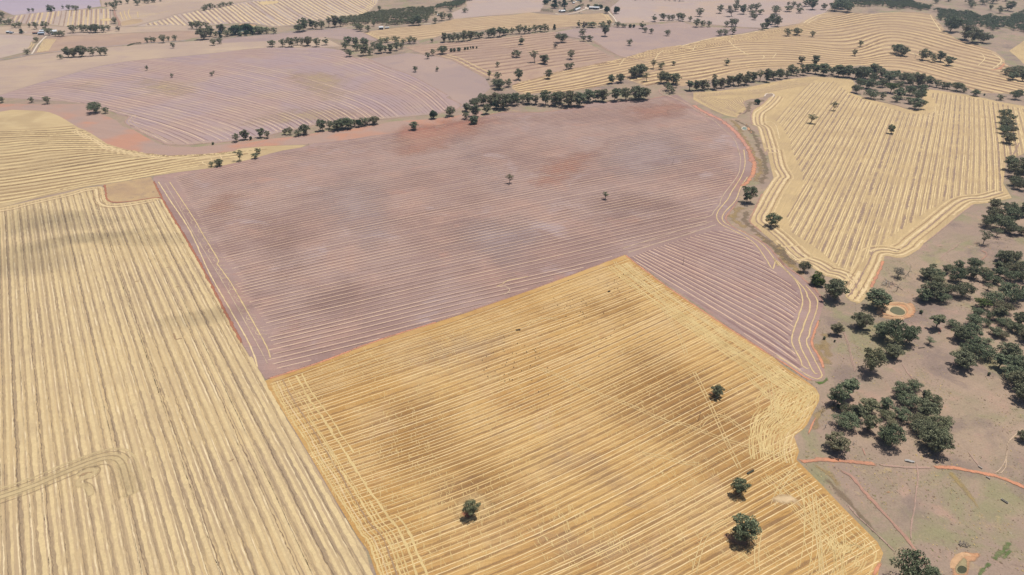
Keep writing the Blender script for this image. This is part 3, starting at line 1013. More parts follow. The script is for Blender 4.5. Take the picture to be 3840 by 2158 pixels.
for s_, m in (('D 860,1030 960,970 1100,960 1220,1050 1330,1110 1380,1240 1340,1350 1180,1350 1050,1290 940,1200', BROWN_P), ('D 1440,960 1540,860 1700,860 1860,960 1990,1060 1980,1200 1880,1250 1740,1230 1620,1150 1480,1060', BROWN_P), ('D 1420,760 1600,720 1660,780 1560,830 1440,830', BROWN_P),
              ('D 1040,1290 1150,1330 1160,1420 1060,1400', BROWN_P), ('D 1330,1110 1440,1080 1560,1150 1700,1250 1640,1290 1480,1240 1360,1200', PALE_P), ('D 1000,880 1200,820 1320,860 1200,940 1040,950', PALE_P), ('D 1350,1320 1600,1300 1780,1380 1600,1440 1400,1420', PALE_P)):
    f.acc.poly(unproject(smooth(px(s_), 4, True)), .12 + .045, f.mi(m), 14, True, 64)
left_edge = unproject(smooth(px('S 1010,1440 | y3 330,270 480,510 640,780 800,1060 970,1340 1060,1470 | S 1470,2330'), 4))
for d, w, m in ((2.5, 1.3, STRAW_GOLD), (4.5, .8, STRAW_GOLD), (7, 1.1, STRAW), (9.5, .7, STRAW_GOLD), (12, 1.0, STUB_DARK), (14.5, 1.3, STRAW_GOLD), (17, .7, STRAW_GOLD), (20, 1.0, STRAW_GOLD), (24.5, 1.7, STRAW_GOLD), (30, 1.4, STRAW_GOLD)):
    f.line(offset_line(left_edge, d), w, m, .35, 4, .1, .5, .22)
right_edge = unproject(smooth(px('S 2360,985 2500,1092 2700,1230 2900,1356 | zE 300,-20 640,190 790,320 850,430 840,540 760,700 680,860 600,1010 500,1120 380,1230 | y5 1080,560 1100,650'), 4))
for k in range(22):
    d = -(1.2 + 1.5 * k + RNG.uniform(-.6, .6))
    f.line(offset_line(right_edge, d), RNG.uniform(.5, 1.15), STRAW_GOLD if RNG.random() < .7 else STRAW, .3, 4, .2, .6, .2 + .008 * k)
for k in range(15):        # looping wheel marks near the right hand edge
    i = int(RNG.uniform(30, len(right_edge) - 24))
    m = int(RNG.uniform(14, 30))
    seg = right_edge[max(0, i - m):i + m]
    lat = RNG.uniform(4, 34) + 14 * np.sin(np.linspace(0, RNG.uniform(2, 6), len(seg)) + RNG.uniform(0, 6))
    t = np.gradient(seg, axis=0)
    nn = np.stack([t[:, 1], -t[:, 0]], 1) / (np.hypot(t[:, 0], t[:, 1])[:, None] + 1e-9)
    q = seg + nn * lat[:, None]
    f.line(q, .65, STRAW_GOLD, .3, 3, .05, 0, .3)
    f.line(offset_line(q, 2.4), .65, STRAW_GOLD, .3, 3, .05, 0, .3)
lower = unproject(smooth(px('y5 1100,660 1180,730 1300,840 1450,1000 1590,1140 1680,1230 1715,1300 1690,1380 1650,1470'), 5))
for k in range(15):
    f.line(offset_line(lower, -(1.5 + 2.3 * k + RNG.uniform(-.5, .5))), RNG.uniform(.5, .9), STRAW_GOLD, .3, 4, .3, .7, .2 + .008 * k)
for k in range(20):
    x0 = 1120 + 17 * k
    y0 = 770 + 13 * k
    q = np.array([(x0 + RNG.normal() * 20, y0), (x0 + 30 + RNG.normal() * 20, y0 + 200), (x0 + 60 + RNG.normal() * 30, y0 + 420), (x0 + 60 + RNG.normal() * 40, y0 + 640)]) / 1.91 + np.array([2400, 1400])
    f.line(unproject(smooth(q, 5)), .55, STRAW_GOLD, .3, 4, .1, 0, .33)
for k in range(12):
    cx, cy = (1560 + RNG.normal() * 70, 1180 + RNG.normal() * 90)
    a0 = RNG.uniform(0, 6)
    r = RNG.uniform(25, 60)
    q = np.array([(cx + r * math.cos(a0 + a), cy + r * .8 * math.sin(a0 + a)) for a in np.linspace(0, 4.5, 16)]) / 1.91 + np.array([2400, 1400])
    f.line(unproject(q), .9, STRAW_GOLD, .3, 2.5, 0, 0, .36)
TRK = soft_mat('wheel_track', A(228, 202, 150), 6, .1, A(220, 192, 140), .85)
PAIRS = ['y5 370,-20 470,180 560,380 640,560 710,700', 'y4 1340,1060 1500,1120 1700,1220 2100,1370 2450,1520 | y5 300,370 430,420 620,490 850,555 1060,615', 'y5 905,-20 930,150 950,350', 'y5 400,1448 430,1330 480,1180 560,1100 640,1060',
         'y5 0,585 160,610 300,650 450,665', 'y5 440,400 470,350 540,310 640,340 760,440', 'y4 2380,560 2450,680 2520,800 2575,960', 'y4 2060,270 2200,350 2330,460 2420,560', 'y4 1980,170 2010,220 2100,290 2260,400',
         'y4 1270,720 1330,670 1420,650 1540,665', 'y5 860,1448 850,1280 880,1100', 'y5 1230,850 1290,1448', 'y5 1130,640 1000,800 930,960', 'y3 640,600 700,620 760,720 740,780 660,700']
for s_ in PAIRS:
    w = unproject(smooth(px(s_), 6))
    f.line(w, .75, TRK, .2, 4, 0, 0, .4)
    f.line(offset_line(w, 2.8), .75, TRK, .2, 4, 0, 0, .4)
hatch = resample(unproject(px('S 1250,1640 2000,1380 2700,1080')), 4)
for k in range(2600):      # short broken stalks thrown across the rows
    x, y = RNG.uniform(1150, 3000), RNG.uniform(1250, 2150)
    g = unproject((x, y))[0]
    if noise.noise((g[0] / 70, g[1] / 70, 3.3)) < -.05:
        continue
    a = 1.9 + RNG.normal() * .3
    L = RNG.uniform(3, 7)
    q = np.array([g, g + L * np.array([math.cos(a), math.sin(a)])])
    if inside(q, f.w).all():
        f.acc.strip(q, .32, .12 + .3 * .4, f.mi(STRAW_GOLD), .1)
# bare ground worn under the lone trees, pale dump, red scrape
for s_, m, lift in (('y3 1740,1090 1800,1010 1920,970 2040,990 2110,1060 2110,1150 2040,1230 1900,1270 1790,1240 1740,1170', soft_mat('trampled_straw', A(210, 178, 130), 8, .14, A(204, 170, 120), .8, .9, 2.0), .16),
                    ('y3 1810,1150 1840,1115 1900,1120 1935,1150 1930,1200 1890,1225 1830,1215', RED_SOIL, .34), ('y5 640,850 680,835 740,850 730,890 680,905 645,890', RED_SOIL, .34),
                    ('y5 560,1170 620,1130 720,1160 790,1200 780,1260 700,1270 620,1220', soft_mat('worn_soil', A(186, 142, 112), 5, .22), .34), ('y5 478,140 530,130 580,145 575,172 530,182 490,170', RED_SOIL, .34),
                    ('y5 940,900 1000,870 1060,868 1100,890 1150,925 1140,955 1080,935 1010,950 960,930', soft_mat('spilt_straw', A(226, 198, 158), 6, .1, None, 1.0, .6, 1.4), .42),
                    ('y5 770,712 785,695 805,695 815,708 800,705 788,706 775,722', DIRT_ORANGE, .42), ('y5 930,780 990,770 1010,800 990,835 950,820', soft_mat('worn_patch', A(196, 158, 128), 5, .15), .3)):
    f.acc.poly(unproject(smooth(px(s_), 4, True)), .12 + lift * .4, f.mi(m), 5 if is_soft(m) else 12, is_soft(m))
f.build('golden stubble paddock with fine diagonal rows and wheel loops in the foreground', 'field')

# ---- banded stubble paddock on the right
ang_r = math.atan2(*vp_dir(3690)[::-1])
M_F5 = ground_mat('banded_stubble', A(203, 177, 134), A(192, 167, 128), A(182, 157, 126), big=90, mid=40, fine=1.4, fine_amt=.09, dirn=ang_r, streak=2.0, streak_amt=.13, k3=.5)
F5P = 'z4 0,500 0,395 400,368 800,320 1450,192 1800,152 2100,172 2400,205 2440,260 2370,400 2574,470 | z5 300,512 650,592 800,642 950,662 1050,602 1042,335 1300,365 1700,425 2000,485 2200,535 2574,595 | S 4200,440 4200,560 | z6 2574,60 2300,200 2260,520 2390,740 2050,812 1820,832 1600,992 1350,1202 1050,1440 | zB 560,175 350,305 250,345 100,350 0,322 | zA 2150,312 2130,402 2050,602 1950,802 1880,952 1750,1152 1660,1232 1500,1185 1400,1100 1380,960 1250,760 1000,700 870,620 700,505 500,472 350,345 150,155 60,45 | y6 1600,1388 1450,1292 1300,1132 1150,1005 1010,900 1012,800 1085,680 1165,532 1290,352 1252,200 1212,0 | z4 1080,1300 1012,1050 962,900 885,880 872,750 905,650 1022,582 1122,482 1212,432 1182,408 1092,422 1062,462 902,492 782,522 762,572 800,652 702,732 662,772 500,742 300,662'
f = Land('field', F5P, M_F5, 1)
inn = Sub(f, 'z4 1300,860 1100,740 1220,440 1700,260 2150,220 2380,430 2574,500 | z5 300,550 800,700 1100,720 1300,650 1150,400 1300,400 1700,450 2200,560 2574,640 | z6 2574,80 2280,220 2230,540 2290,640 1700,690 1350,800 950,1050 600,1300 | S 3330,900 | zA 2000,200 1700,450 1450,640 1300,560 1000,320 | y6 1900,1270 1500,1000 1450,820 1640,450 1640,300 1500,0 | z4 1450,1100')
B5 = A(198, 172, 131)
inn.straight(3690, (2700, 700), 120, 8.8, 2.5, [fade(A(160, 136, 115), B5, .50, .84, 50), fade(A(170, 146, 121), B5, .46, .76, 40), fade(A(156, 133, 116), B5, .44, .72, 30)], .24, 3.0, 0, 0, .4)
inn.straight(3690, (2700, 700), 120, 8.8, 1.0, fade(A(230, 206, 160), B5, .42, .70, 40), .25, 4, 0, .27, .2, lift=.12)
inn.straight(3690, (2700, 700), 120, 8.8, .6, fade(A(172, 146, 112), B5, .42, .66, 30), .3, 4, 0, .45, .2, lift=.1)
inn.straight(3690, (2700, 700), 120, 8.8, 1.0, fade(A(228, 204, 158), B5, .40, .66, 40), .25, 4, 0, .60, .2, lift=.12)
inn.straight(3690, (2700, 700), 120, 8.8, .6, fade(A(176, 150, 118), B5, .40, .62, 30), .3, 4, 0, .73, .2, lift=.1)
GN = ['z4 -200,420 400,390 900,350 1450,220 1900,180', 'z4 -100,480 400,440 900,420 1300,360 1700,280']
f.fan(GN, 7, 1.4, fade(A(222, 196, 150), B5, .4, .66, 40), .3, 7)
f.fan(GN, 7, 1.8, fade(A(160, 134, 116), B5, .42, .7, 40), .3, 7, 0, .5)
GW = ['z4 30,480 300,640 500,720 650,760', 'z4 120,470 400,600 560,660 640,700', 'z4 300,470 460,520 560,620 680,670', 'z4 420,500 560,500 640,560 760,620', 'z4 700,460 760,480 770,520 760,570']
f.fan(GW, 5.5, 1.2, fade(A(222, 196, 150), B5, .44, .7, 30), .3, 5)
f.fan(GW, 5.5, 1.7, fade(A(160, 134, 116), B5, .45, .7, 30), .3, 5, 0, .5)
lf = unproject(smooth(px('z4 1190,440 1130,520 1030,610 920,690 890,780 910,880 980,920 1020,1040 1090,1300 | y6 1225,0 1265,200 1330,320 1300,350 1180,530 1100,680 1030,800 1035,880 1150,970 1300,1100 1450,1260 1600,1360 | zA 150,120 350,310 500,430 720,500 880,600 1020,680 1270,740 1400,940 1420,1080 1510,1160 1660,1200'), 4))
for k, (d, w, m) in enumerate(((2, 3.2, STRAW_PALE), (6, 1.4, SOIL_MAUVE), (9, 3.0, STRAW), (13, 1.6, SOIL_MAUVE), (17, 3.4, STRAW_PALE), (21, 1.6, STUB_DARK), (25, 2.2, STRAW))):
    f.line(offset_line(lf, d), w, m, .25, 4, .08, .3, .24 + .006 * k)
bt = unproject(smooth(px('z6 2380,700 2050,790 1800,810 1570,970 1330,1180 1030,1420 | zB 520,160 330,270 220,310 90,315 0,290 | zA 2130,300 2080,420 2000,600 1900,790 1820,950 1700,1130 1640,1200'), 4))
for k, (d, w, m) in enumerate(((-2, 2.6, STRAW_PALE), (-5.5, 1.2, STUB_DARK), (-8.5, 3.2, STRAW), (-12.5, 1.6, SOIL_MAUVE), (-16.5, 3.4, STRAW_PALE), (-21, 1.4, STUB_DARK), (-24.5, 2.4, STRAW))):
    f.line(offset_line(bt, d), w, m, .25, 4, .08, .3, .30 + .006 * k)
for s_, w, m in (('zA 2125,400 2050,590 1950,790 1885,940', 3.2, DIRT_ORANGE), ('z6 1820,832 1600,992 1350,1202 1050,1440', 1.4, DIRT_PINK), ('z4 660,772 702,730 770,690 800,650', 2.6, DIRT_PINK), ('z4 885,880 872,750 905,650 1022,582 1122,482', 3.0, DIRT_PINK),
                 ('z4 1075,455 1100,415 1170,405 1215,430 1195,460', 3.0, GRAVEL), ('z4 762,572 775,525 900,490', 2.2, DIRT_PINK), ('y6 1160,530 1100,640 1050,760 1000,870 1060,930 1150,1005', 2.2, DIRT_SALMON), ('z5 300,505 650,585 800,640 950,665', 4.0, SOIL_MAUVE)):
    f.acc.strip(unproject(smooth(px(s_), 4)), w, .12 + .45 * .4, f.mi(m), .25, 4, 0, is_soft(m))
for s_ in ('z5 1370,660 1300,720 1150,770 1000,790 800,760 600,720', 'z5 1230,600 1230,680 1120,740 960,750', 'zA 1420,640 1480,760 1560,840 1480,960', 'z4 1000,880 1150,830 1250,900 1300,1100'):
    f.line(unproject(smooth(px(s_), 5)), 2.2, STRAW_PALE, .3, 4, 0, 0, .42)
f.build('straw coloured paddock with bold brown and cream bands at right', 'field')

# ---- mauve paddock, upper left
M_F6 = ground_mat('lilac_soil', A(172, 150, 151), A(178, 151, 143), A(188, 164, 144), big=150, mid=80, fine=2.0, fine_amt=.07, dirn=-.35, streak=6, streak_amt=.06, k3=.6)
f = Land('field', 'A1 -800,1600 0,1440 500,1282 1000,1142 1500,1002 1900,932 2300,892 2574,872 | A2 600,812 1200,742 1500,722 2300,722 2574,762 | A3 200,872 400,882 700,1012 1050,1132 1350,1292 1630,1448 | z2 2350,172 2480,232 2500,268 2450,302 2250,342 1900,372 1660,397 1450,402 1050,442 880,482 650,532 450,582 200,612 0,640 | z1 2140,522 1850,547 1680,540 1500,460 1320,372 1252,322 1300,262 1200,242 1090,202 920,162 850,132 600,107 0,72 -800,72', M_F6, 1)
GU = ['S 850,182 1100,187 1300,198 1480,262 1620,330 1720,420', 'S 600,205 850,228 1080,270 1290,330 1440,385 1530,450', 'S 340,235 640,285 900,345 1070,390 1190,435 1250,480', 'S 120,290 450,335 700,385 900,435 1010,475 1060,510', 'S -200,340 150,355 450,415 650,470 780,520 840,560', 'S -200,395 200,405 400,460 560,520 650,570']
B6 = A(176, 152, 148)
f.fan(GU, 13, 1.6, [fade(A(216, 188, 164), B6, .44, .74, 140), fade(A(204, 178, 158), B6, .42, .7, 100), None], .3, 14)
f.fan(GU, 13, 2.1, [fade(A(138, 112, 112), B6, .46, .76, 140), fade(A(150, 124, 120), B6, .42, .7, 100)], .3, 14, 0, .4, lift=.1)
STR_P = soft_mat('straw_stain', A(204, 180, 144), 30, .1, A(194, 168, 140), .7, .9, 2.0)
for s_ in ('D 300,200 420,190 520,215 480,250 360,250', 'D 700,180 900,190 860,260 760,250', 'D 560,300 800,260 1000,285 900,310 660,325', 'D 150,215 260,200 280,230 180,240'):
    f.acc.poly(unproject(smooth(px(s_), 4, True)), .12 + .02, f.mi(STR_P), 22, True, 90)
ed = unproject(smooth(px('A3 400,885 700,1014 1050,1134 1350,1294 1630,1450 | z2 2350,175 2480,235 2495,268 2440,300 2250,338'), 5))
f.line(offset_line(ed, -1.5), 3.2, DIRT_PINK, .2, 8, 0, 0, .25)
ed2 = unproject(smooth(px('z1 1090,200 1200,240 1290,262 1250,320 1330,375 1500,465 1680,545 1850,552 2140,527 | z2 200,620 450,590 650,540 880,490 1050,450 1450,410 1660,405 1900,380 2250,350'), 5))
for d, w, m in ((1.5, 3, DIRT_PINK), (7, 2.0, STRAW_GREY), (14, 1.6, STRAW_GREY)):
    f.acc.strip(offset_line(ed2, d), w, .12 + .25 * .4, f.mi(m), .25, 8, 0, is_soft(m))
f.build('lilac grey ploughed paddock with faint curving rows at upper left', 'field')

# ---- far paddocks
M_MAUVEF = ground_mat('mauve_fallow', A(170, 148, 142), A(178, 154, 144), A(162, 142, 140), big=160, mid=60, fine=2.5, fine_amt=.07, layers=((A(192, 164, 142), 40, .6, .74, .5),))
for poly, lab in (('A3 420,892 1000,802 1250,832 1450,862 1650,907 1900,1037 2180,1192 2250,1332 2150,1420 | z3 200,500 60,500 20,440 | A3 1630,1448 1350,1290 1050,1130 700,1010', 'smooth mauve fallow paddock in a triangle right of the lilac one'),
                  ('A4 640,495 950,432 1300,432 1560,402 1750,402 2000,382 2574,332 | A5 0,332 150,392 640,422 1200,442 900,502 500,562 0,690 | A4 2200,730 1750,860 1690,868 1600,838 1450,750 1240,620 1080,590 900,560', 'plain mauve fallow paddock right of the pink track'),
                  ('A2 500,625 1000,572 1900,482 2574,427 | A3 200,442 350,502 550,617 300,602 0,602 | A2 2300,562 1500,622 800,652', 'greyish mauve strip of fallow between the road and the tree row')):
    f = Land('field', poly, M_MAUVEF, 1, grid=34)
    f.build(lab, 'field')
M_FAWN = ground_mat('fawn_fallow', A(184, 161, 145), A(192, 169, 148), A(176, 154, 146), big=180, mid=60, fine=2.5, fine_amt=.07, dirn=.15, streak=14, streak_amt=.07)
for poly, lab in (('S -500,290 | A1 0,930 460,848 900,792 1500,732 2200,672 2574,648 | A2 440,617 1000,582 1600,520 2000,500 2300,560 2574,700 | A2 2300,718 1500,718 1200,738 600,808 | A1 2574,868 2300,888 1900,928 1500,998 1000,1138 500,1278 0,1436 | S -500,420', 'fawn grazed strip between the grey road and the lilac paddock'),
                  ('A1 1532,100 1532,-100 2574,-100 | A2 1300,-12 1000,44 700,104 400,154 0,234 | A1 2574,254 2250,334 2050,394 1842,402 1792,330 1704,150', 'fawn fallow slope left of the white ruled paddock'),
                  ('S -500,110 | A1 0,410 600,392 1000,412 1500,412 1650,382 1840,408 2050,408 2574,388 | A2 500,392 900,396 420,478 300,466 0,468 | A1 2574,474 2000,494 1400,524 830,549 500,534 0,514', 'fawn flat about the left homestead and its short belt')):
    f = Land('field', poly, M_FAWN, .8, grid=34)
    f.build(lab, 'field')
M_PINKF = ground_mat('pinkish_fallow', A(184, 164, 156), A(190, 166, 150), A(178, 158, 154), big=200, mid=70, fine=3, fine_amt=.06)
for poly, lab in (('A4 1600,352 1540,252 1480,122 1700,-60 2574,-60 | A5 1400,-60 2300,-60 2250,100 2150,190 1800,350 1300,430 700,400 0,320 | A4 2100,340', 'pale pinkish fallow rising to the top edge right of the machinery shed'),
                  ('A3 1880,42 2000,-60 2574,-60 | A4 540,-40 420,180 0,215 | A3 1700,290 1660,200 1900,100', 'pale pinkish fallow left of the upper farmyard')):
    f = Land('field', poly, M_PINKF, 1, grid=34)
    f.build(lab, 'field')
M_BROWN = ground_mat('brown_fallow', A(174, 148, 134), A(184, 156, 136), A(168, 140, 126), big=160, mid=60, fine=3, fine_amt=.06, dirn=.1, streak=10, streak_amt=.07)
M_TAN = ground_mat('tan_stubble', A(190, 163, 132), A(178, 152, 126), A(200, 173, 137), big=140, mid=60, fine=2.5, fine_amt=.07, dirn=.1, streak=8, streak_amt=.10)
M_GREYF = ground_mat('grey_fallow', A(186, 166, 156), A(194, 174, 156), A(180, 158, 152), big=200, mid=70, fine=3, fine_amt=.06, dirn=.1, streak=12, streak_amt=.05)
M_LAV = ground_mat('haze_tinted_fallow', A(178, 164, 178), A(184, 168, 176), A(174, 160, 172), big=220, mid=90, fine=4, fine_amt=.05)  # lavender cast of distant haze put into the soil colour

f = Land('field', 'S -500,20 | A1 -100,-100 1500,-100 1500,0 1525,100 1200,142 700,182 200,232 0,150', M_LAV, 1, grid=40)
f.build('lavender tinted fallow paddock beyond the striped paddock at top left', 'field')
f = Land('field', 'A1 -400,330 60,300 250,232 800,172 1500,132 1690,132 1702,290 1650,372 1500,402 1000,405 700,362 600,382 0,322', M_GREYF, 1, grid=40)
f.fan(['A1 -100,240 -260,400', 'A1 600,100 480,440', 'A1 1200,90 1170,440', 'A1 1700,80 1710,440'], 17, 4.2, STRAW, .25, 14, .12)
f.fan(['A1 -100,240 -260,400', 'A1 600,100 480,440', 'A1 1200,90 1170,440', 'A1 1700,80 1710,440'], 17, 4.0, SOIL_MAUVE, .25, 14, .2, .5)
f.acc.poly(unproject(smooth(px('A1 1505,310 1560,285 1640,280 1690,290 1690,310 1600,322'), 4, True)), .3, f.mi(STRAW), 5 if is_soft(STRAW) else 20, is_soft(STRAW))
f.build('fawn paddock with upright pale stripes behind the left homestead', 'field')
f = Land('field', 'A1 1830,330 2000,290 2120,290 2160,320 2100,350 1840,395 1825,360', M_TAN, 1, grid=30)
for s_ in ('A1 1960,140 1935,180 1950,240 1980,290', 'A1 1870,160 1890,240 1920,300', 'A1 1810,180 1830,240 1850,300', 'A1 2075,180 2085,270', 'A1 2090,260 2200,235 2400,200 2574,165'):
    f.acc.strip(unproject(smooth(px(s_), 4)), 4.0, .3, f.mi(STRAW), .25, 8, 0, is_soft(STRAW))
f.build('pale worn stubble patch with tyre tracks beside the pink gully', 'field')
f = Land('field', 'A1 2050,402 2250,342 2574,262 | A2 0,242 400,162 700,112 1000,52 1300,0 1700,-90 2574,-90 | A3 560,-90 560,0 540,60 370,222 100,262 0,252 | A2 2450,272 2100,352 1800,382 1550,402 1250,352 1000,352 500,387 0,387', M_GREYF, 1, grid=40)
GWH = ['A2 -450,300 -330,420', 'A2 -40,230 160,400', 'A2 640,110 960,380', 'A2 1300,20 1900,390', 'A2 1900,-40 2500,300', 'A2 2400,-60 2960,240', 'A3 330,-90 620,110']
f.fan(GWH, 17, 5.0, STRAW_PALE, .22, 16, .04)
f.fan(GWH, 17, 5.0, SOIL_MAUVE, .22, 16, .1, .5)
for d in (6, 16, 26):
    f.line(offset_line(unproject(px('A3 560,-80 545,50 375,215 100,258')), -d), 3.2, STRAW_PALE, .2, 10, 0, 0, .25)
f.acc.poly(unproject(smooth(px('A2 1320,40 1400,25 1500,20 1640,25 1600,55 1450,75 1350,70'), 4, True)), .3, f.mi(STRAW), 5 if is_soft(STRAW) else 20, is_soft(STRAW))
f.build('far paddock ruled with white straw rows along the top edge', 'field')
f = Land('field', 'A1 520,802 700,582 830,557 1400,532 2000,502 2574,482 | A2 300,472 420,482 430,560 250,600 0,627 | A1 2200,657 1500,722 900,782', M_BROWN, 1, grid=40)
for i in range(7):
    x = 560 + i * 26
    f.acc.strip(unproject(px('A1 %d,%d %d,%d %d,%d' % (x, 800 - i * 4, x + 60, 680, x + 120 + i * 2, 585))), 3.2, .3, f.mi(STRAW), .3, 8, 0, is_soft(STRAW))
f.build('brown fallow paddock between the gravel driveway and the road trees', 'field')
f = Land('field', 'S -400,140 | A1 0,522 500,542 505,600 460,650 430,740 330,802 0,882 | S -400,240', M_GREYF, 1, grid=40)
for s_ in ('A1 470,640 475,680 420,740', 'A1 520,660 490,710 460,760'):
    f.acc.strip(unproject(smooth(px(s_), 4)), 3.0, .3, f.mi(STRAW), .3, 8, 0, is_soft(STRAW))
f.build('grey pasture below the left homestead beside the driveway', 'field')
f = Land('field', 'A3 350,502 450,472 900,412 1400,372 1700,292 2574,232 | A4 250,192 640,232 1000,222 1350,202 1460,232 1530,332 1480,372 900,402 640,432 0,442 | A3 2400,432 2100,462 1600,502 1400,572 900,642 600,612', M_TAN, 1, grid=34)
GT = ['A3 300,470 900,400 1500,340 2574,215 | A4 600,220 1600,180', 'A3 300,560 900,500 1500,430 2574,330 | A4 600,310 1600,260', 'A3 500,640 1200,590 2000,500 2574,430 | A4 600,410 1600,370']
BT = A(191, 162, 130)
f.fan(GT, 30, 8, fade(A(164, 136, 112), BT, .42, .7, 90), .3, 16)
f.fan(GT, 30, 7, fade(A(212, 186, 148), BT, .4, .66, 90), .3, 16, 0, .5)
for d in (5, 14):
    f.line(offset_line(unproject(px('A3 350,502 480,560 600,612')), d), 4, STRAW, .2, 8, 0, 0, .25)
    f.line(offset_line(unproject(px('A4 1330,200 1460,232 1530,332')), -d), 4, STRAW, .2, 8, 0, 0, .25)
f.build('tan stubble paddock in front of the upper farmyard', 'field')
f = Land('field', 'A3 960,712 1400,662 2000,602 2574,557 | A4 300,512 620,482 700,542 1040,622 1200,682 1400,802 1570,882 1650,882 1300,962 600,1102 350,1192 150,1232 0,1282 | A3 2250,1192 2150,1152 1900,1032 1650,902 1450,852 1250,822', M_BROWN, 1, grid=34)
GB = ['A3 900,700 1600,640 2574,550 | A4 700,470', 'A3 1300,790 2000,740 2574,690 | A4 500,620 1100,560', 'A3 1700,930 2574,830 | A4 700,740 1500,640', 'A3 2000,1060 2574,980 | A4 700,880 1600,790', 'A3 2200,1190 2574,1150 | A4 500,1060 1200,940 1700,850']
BB = A(176, 148, 132)
f.fan(GB, 30, 7, fade(A(150, 122, 108), BB, .42, .7, 80), .3, 14)
f.fan(GB, 30, 6.5, fade(A(198, 170, 142), BB, .38, .62, 80), .3, 14, 0, .5)
wl = unproject(px('A3 1450,852 1650,902 1900,1032 2150,1152 2250,1192'))
for d, w, m in ((3, 4, DIRT_PINK), (11, 4, STRAW), (20, 3.5, SOIL_MAUVE), (28, 4, STRAW)):
    f.line(offset_line(wl, d), w, m, .2, 8, 0, 0, .25)
f.build('brown striped paddock dotted with lone gums above the treeline', 'field')
f = Land('field', 'A4 0,1290 150,1234 350,1194 600,1104 1300,964 1650,884 1750,862 2200,732 2574,682 | A5 0,692 500,562 900,522 1300,442 1700,372 2000,242 2200,192 2574,202 | A6 300,212 700,182 1000,192 1180,222 1280,332 1400,482 1550,592 1900,692 2150,792 2280,902 2290,962 2574,1150 | S 4250,350 4250,470 | z5 2574,420 1900,400 1700,330 1250,230 850,130 400,20 | z4 2500,-20 2300,20 1800,60 1300,70 900,140 300,210 0,235 | A4 2574,1310 2300,1240 2000,1300 1700,1190 1400,1290 1000,1370 600,1402 430,1402 150,1440 0,1340', M_TAN, 1, grid=34)
GK = ['A4 1500,900 | A5 300,600 900,500 1500,440 2300,250 | A6 500,120 1200,160 1700,300', 'A4 700,1020 1700,860 | A5 300,680 900,590 1500,520 2300,440 | A6 500,330 1200,420 1900,640', 'A4 0,1290 600,1130 1200,1010 1700,930 | A5 0,780 600,680 1100,640 1800,680 2574,740 | A6 600,560 1500,780 2300,960',
      'A4 100,1390 900,1270 1700,1080 2300,960 | A5 200,880 1000,790 1700,800 2574,890 | A6 700,800 1600,1020 2574,1240', 'A4 600,1448 1500,1300 2200,1150 | A5 200,1080 1000,960 1700,940 2574,1000 | A6 700,960 1600,1180 2574,1400', 'A4 900,1600 1700,1400 2400,1280 | A5 300,1220 1000,1060 1700,1030 2574,1080 | A6 700,1130 1600,1340 2574,1560']
f.fan(GK, 32, 6.5, fade(A(150, 122, 98), BT, .46, .76, 140), .3, 12, 0, 0, .4)
f.fan(GK, 32, 6, fade(A(220, 192, 146), BT, .44, .72, 140), .3, 12, 0, .5, .4)
f.fan(GK, 32, 3, fade(A(170, 142, 118), BT, .40, .62, 60), .3, 12, 0, .75, .4)
for s_, w, m in (('A5 700,610 760,690 870,760 1000,840', 4, STRAW_PALE), ('A5 -30,700 200,640 450,580 900,520 1300,440', 5, STRAW_PALE), ('A5 190,690 150,770', 3, STRAW_PALE), ('A5 1420,800 1350,890', 3, STRAW_PALE), ('A5 1200,830 1230,860 1200,900', 3, STRAW_PALE),
                 ('A4 2290,760 2200,830 2160,910', 3, STRAW_PALE), ('A4 1700,890 1640,960 1620,1000', 3, STRAW_PALE), ('A6 1920,800 1980,890 1870,1000', 3, STRAW_PALE), ('A6 2080,800 2200,870 2230,940 2100,1040', 4, STRAW_PALE), ('A6 1160,230 1220,330 1320,470', 5, STRAW_PALE),
                 ('A5 1820,360 1900,300 2050,230 2200,195', 5, STRAW_PALE), ('A5 1870,370 1960,310 2100,240', 4, STRAW_PALE), ('A5 0,940 300,910 560,890 800,860 980,860', 3, DIRT_PINK), ('A5 450,600 700,570 800,600 1000,590 1150,600', 8, STRAW), ('A6 100,640 700,760 1200,900 1600,1010 2100,1090', 5, STRAW_PALE),
                 ('A6 2280,960 2200,1040 2050,1060', 6, DIRT_ORANGE), ('A4 600,1100 950,1040 1300,960 1650,885', 2.6, DIRT_PINK)):
    f.acc.strip(unproject(smooth(px(s_), 5)), w, .12 + .3 * .4, f.mi(m), .25, 8, 0, is_soft(m))
f.build('wide tan paddock with curving contour stripes beyond the treeline', 'field')
f = Land('field', 'z6 2574,-60 2330,180 2290,160 | z5 2400,1230 2574,1100', M_F5, 1)
f.straight(4300, (3700, 560), 30, 8, 2.4, SOIL_MAUVE, .25, 4, .1)
f.build('corner of banded stubble slanting off beyond the column of gums', 'field')
f = Land('field', 'A6 2350,770 2574,620 | S 4200,60 4200,330 | A6 2574,970 2450,850', M_F5, 1, grid=34)
f.straight(5600, (3700, 300), 40, 9, 3, SOIL_MAUVE, .25, 8, .1)
f.build('small banded stubble paddock below the dark wood', 'field')


# ---- tracks and roads: thin sheets laid over the paddocks
def track(name, label, cat, *lines, lift=.42):
    a = Acc()
    mats = []
    for s_, w, m in lines:
        if m not in mats:
            mats.append(m)
        a.strip(unproject(smooth(px(s_), 5)), w * (.74 if is_soft(m) else 1), lift, mats.index(m), .22, 4, .3, is_soft(m))
    tag(a.build(name, mats), label, cat, None, 'structure')


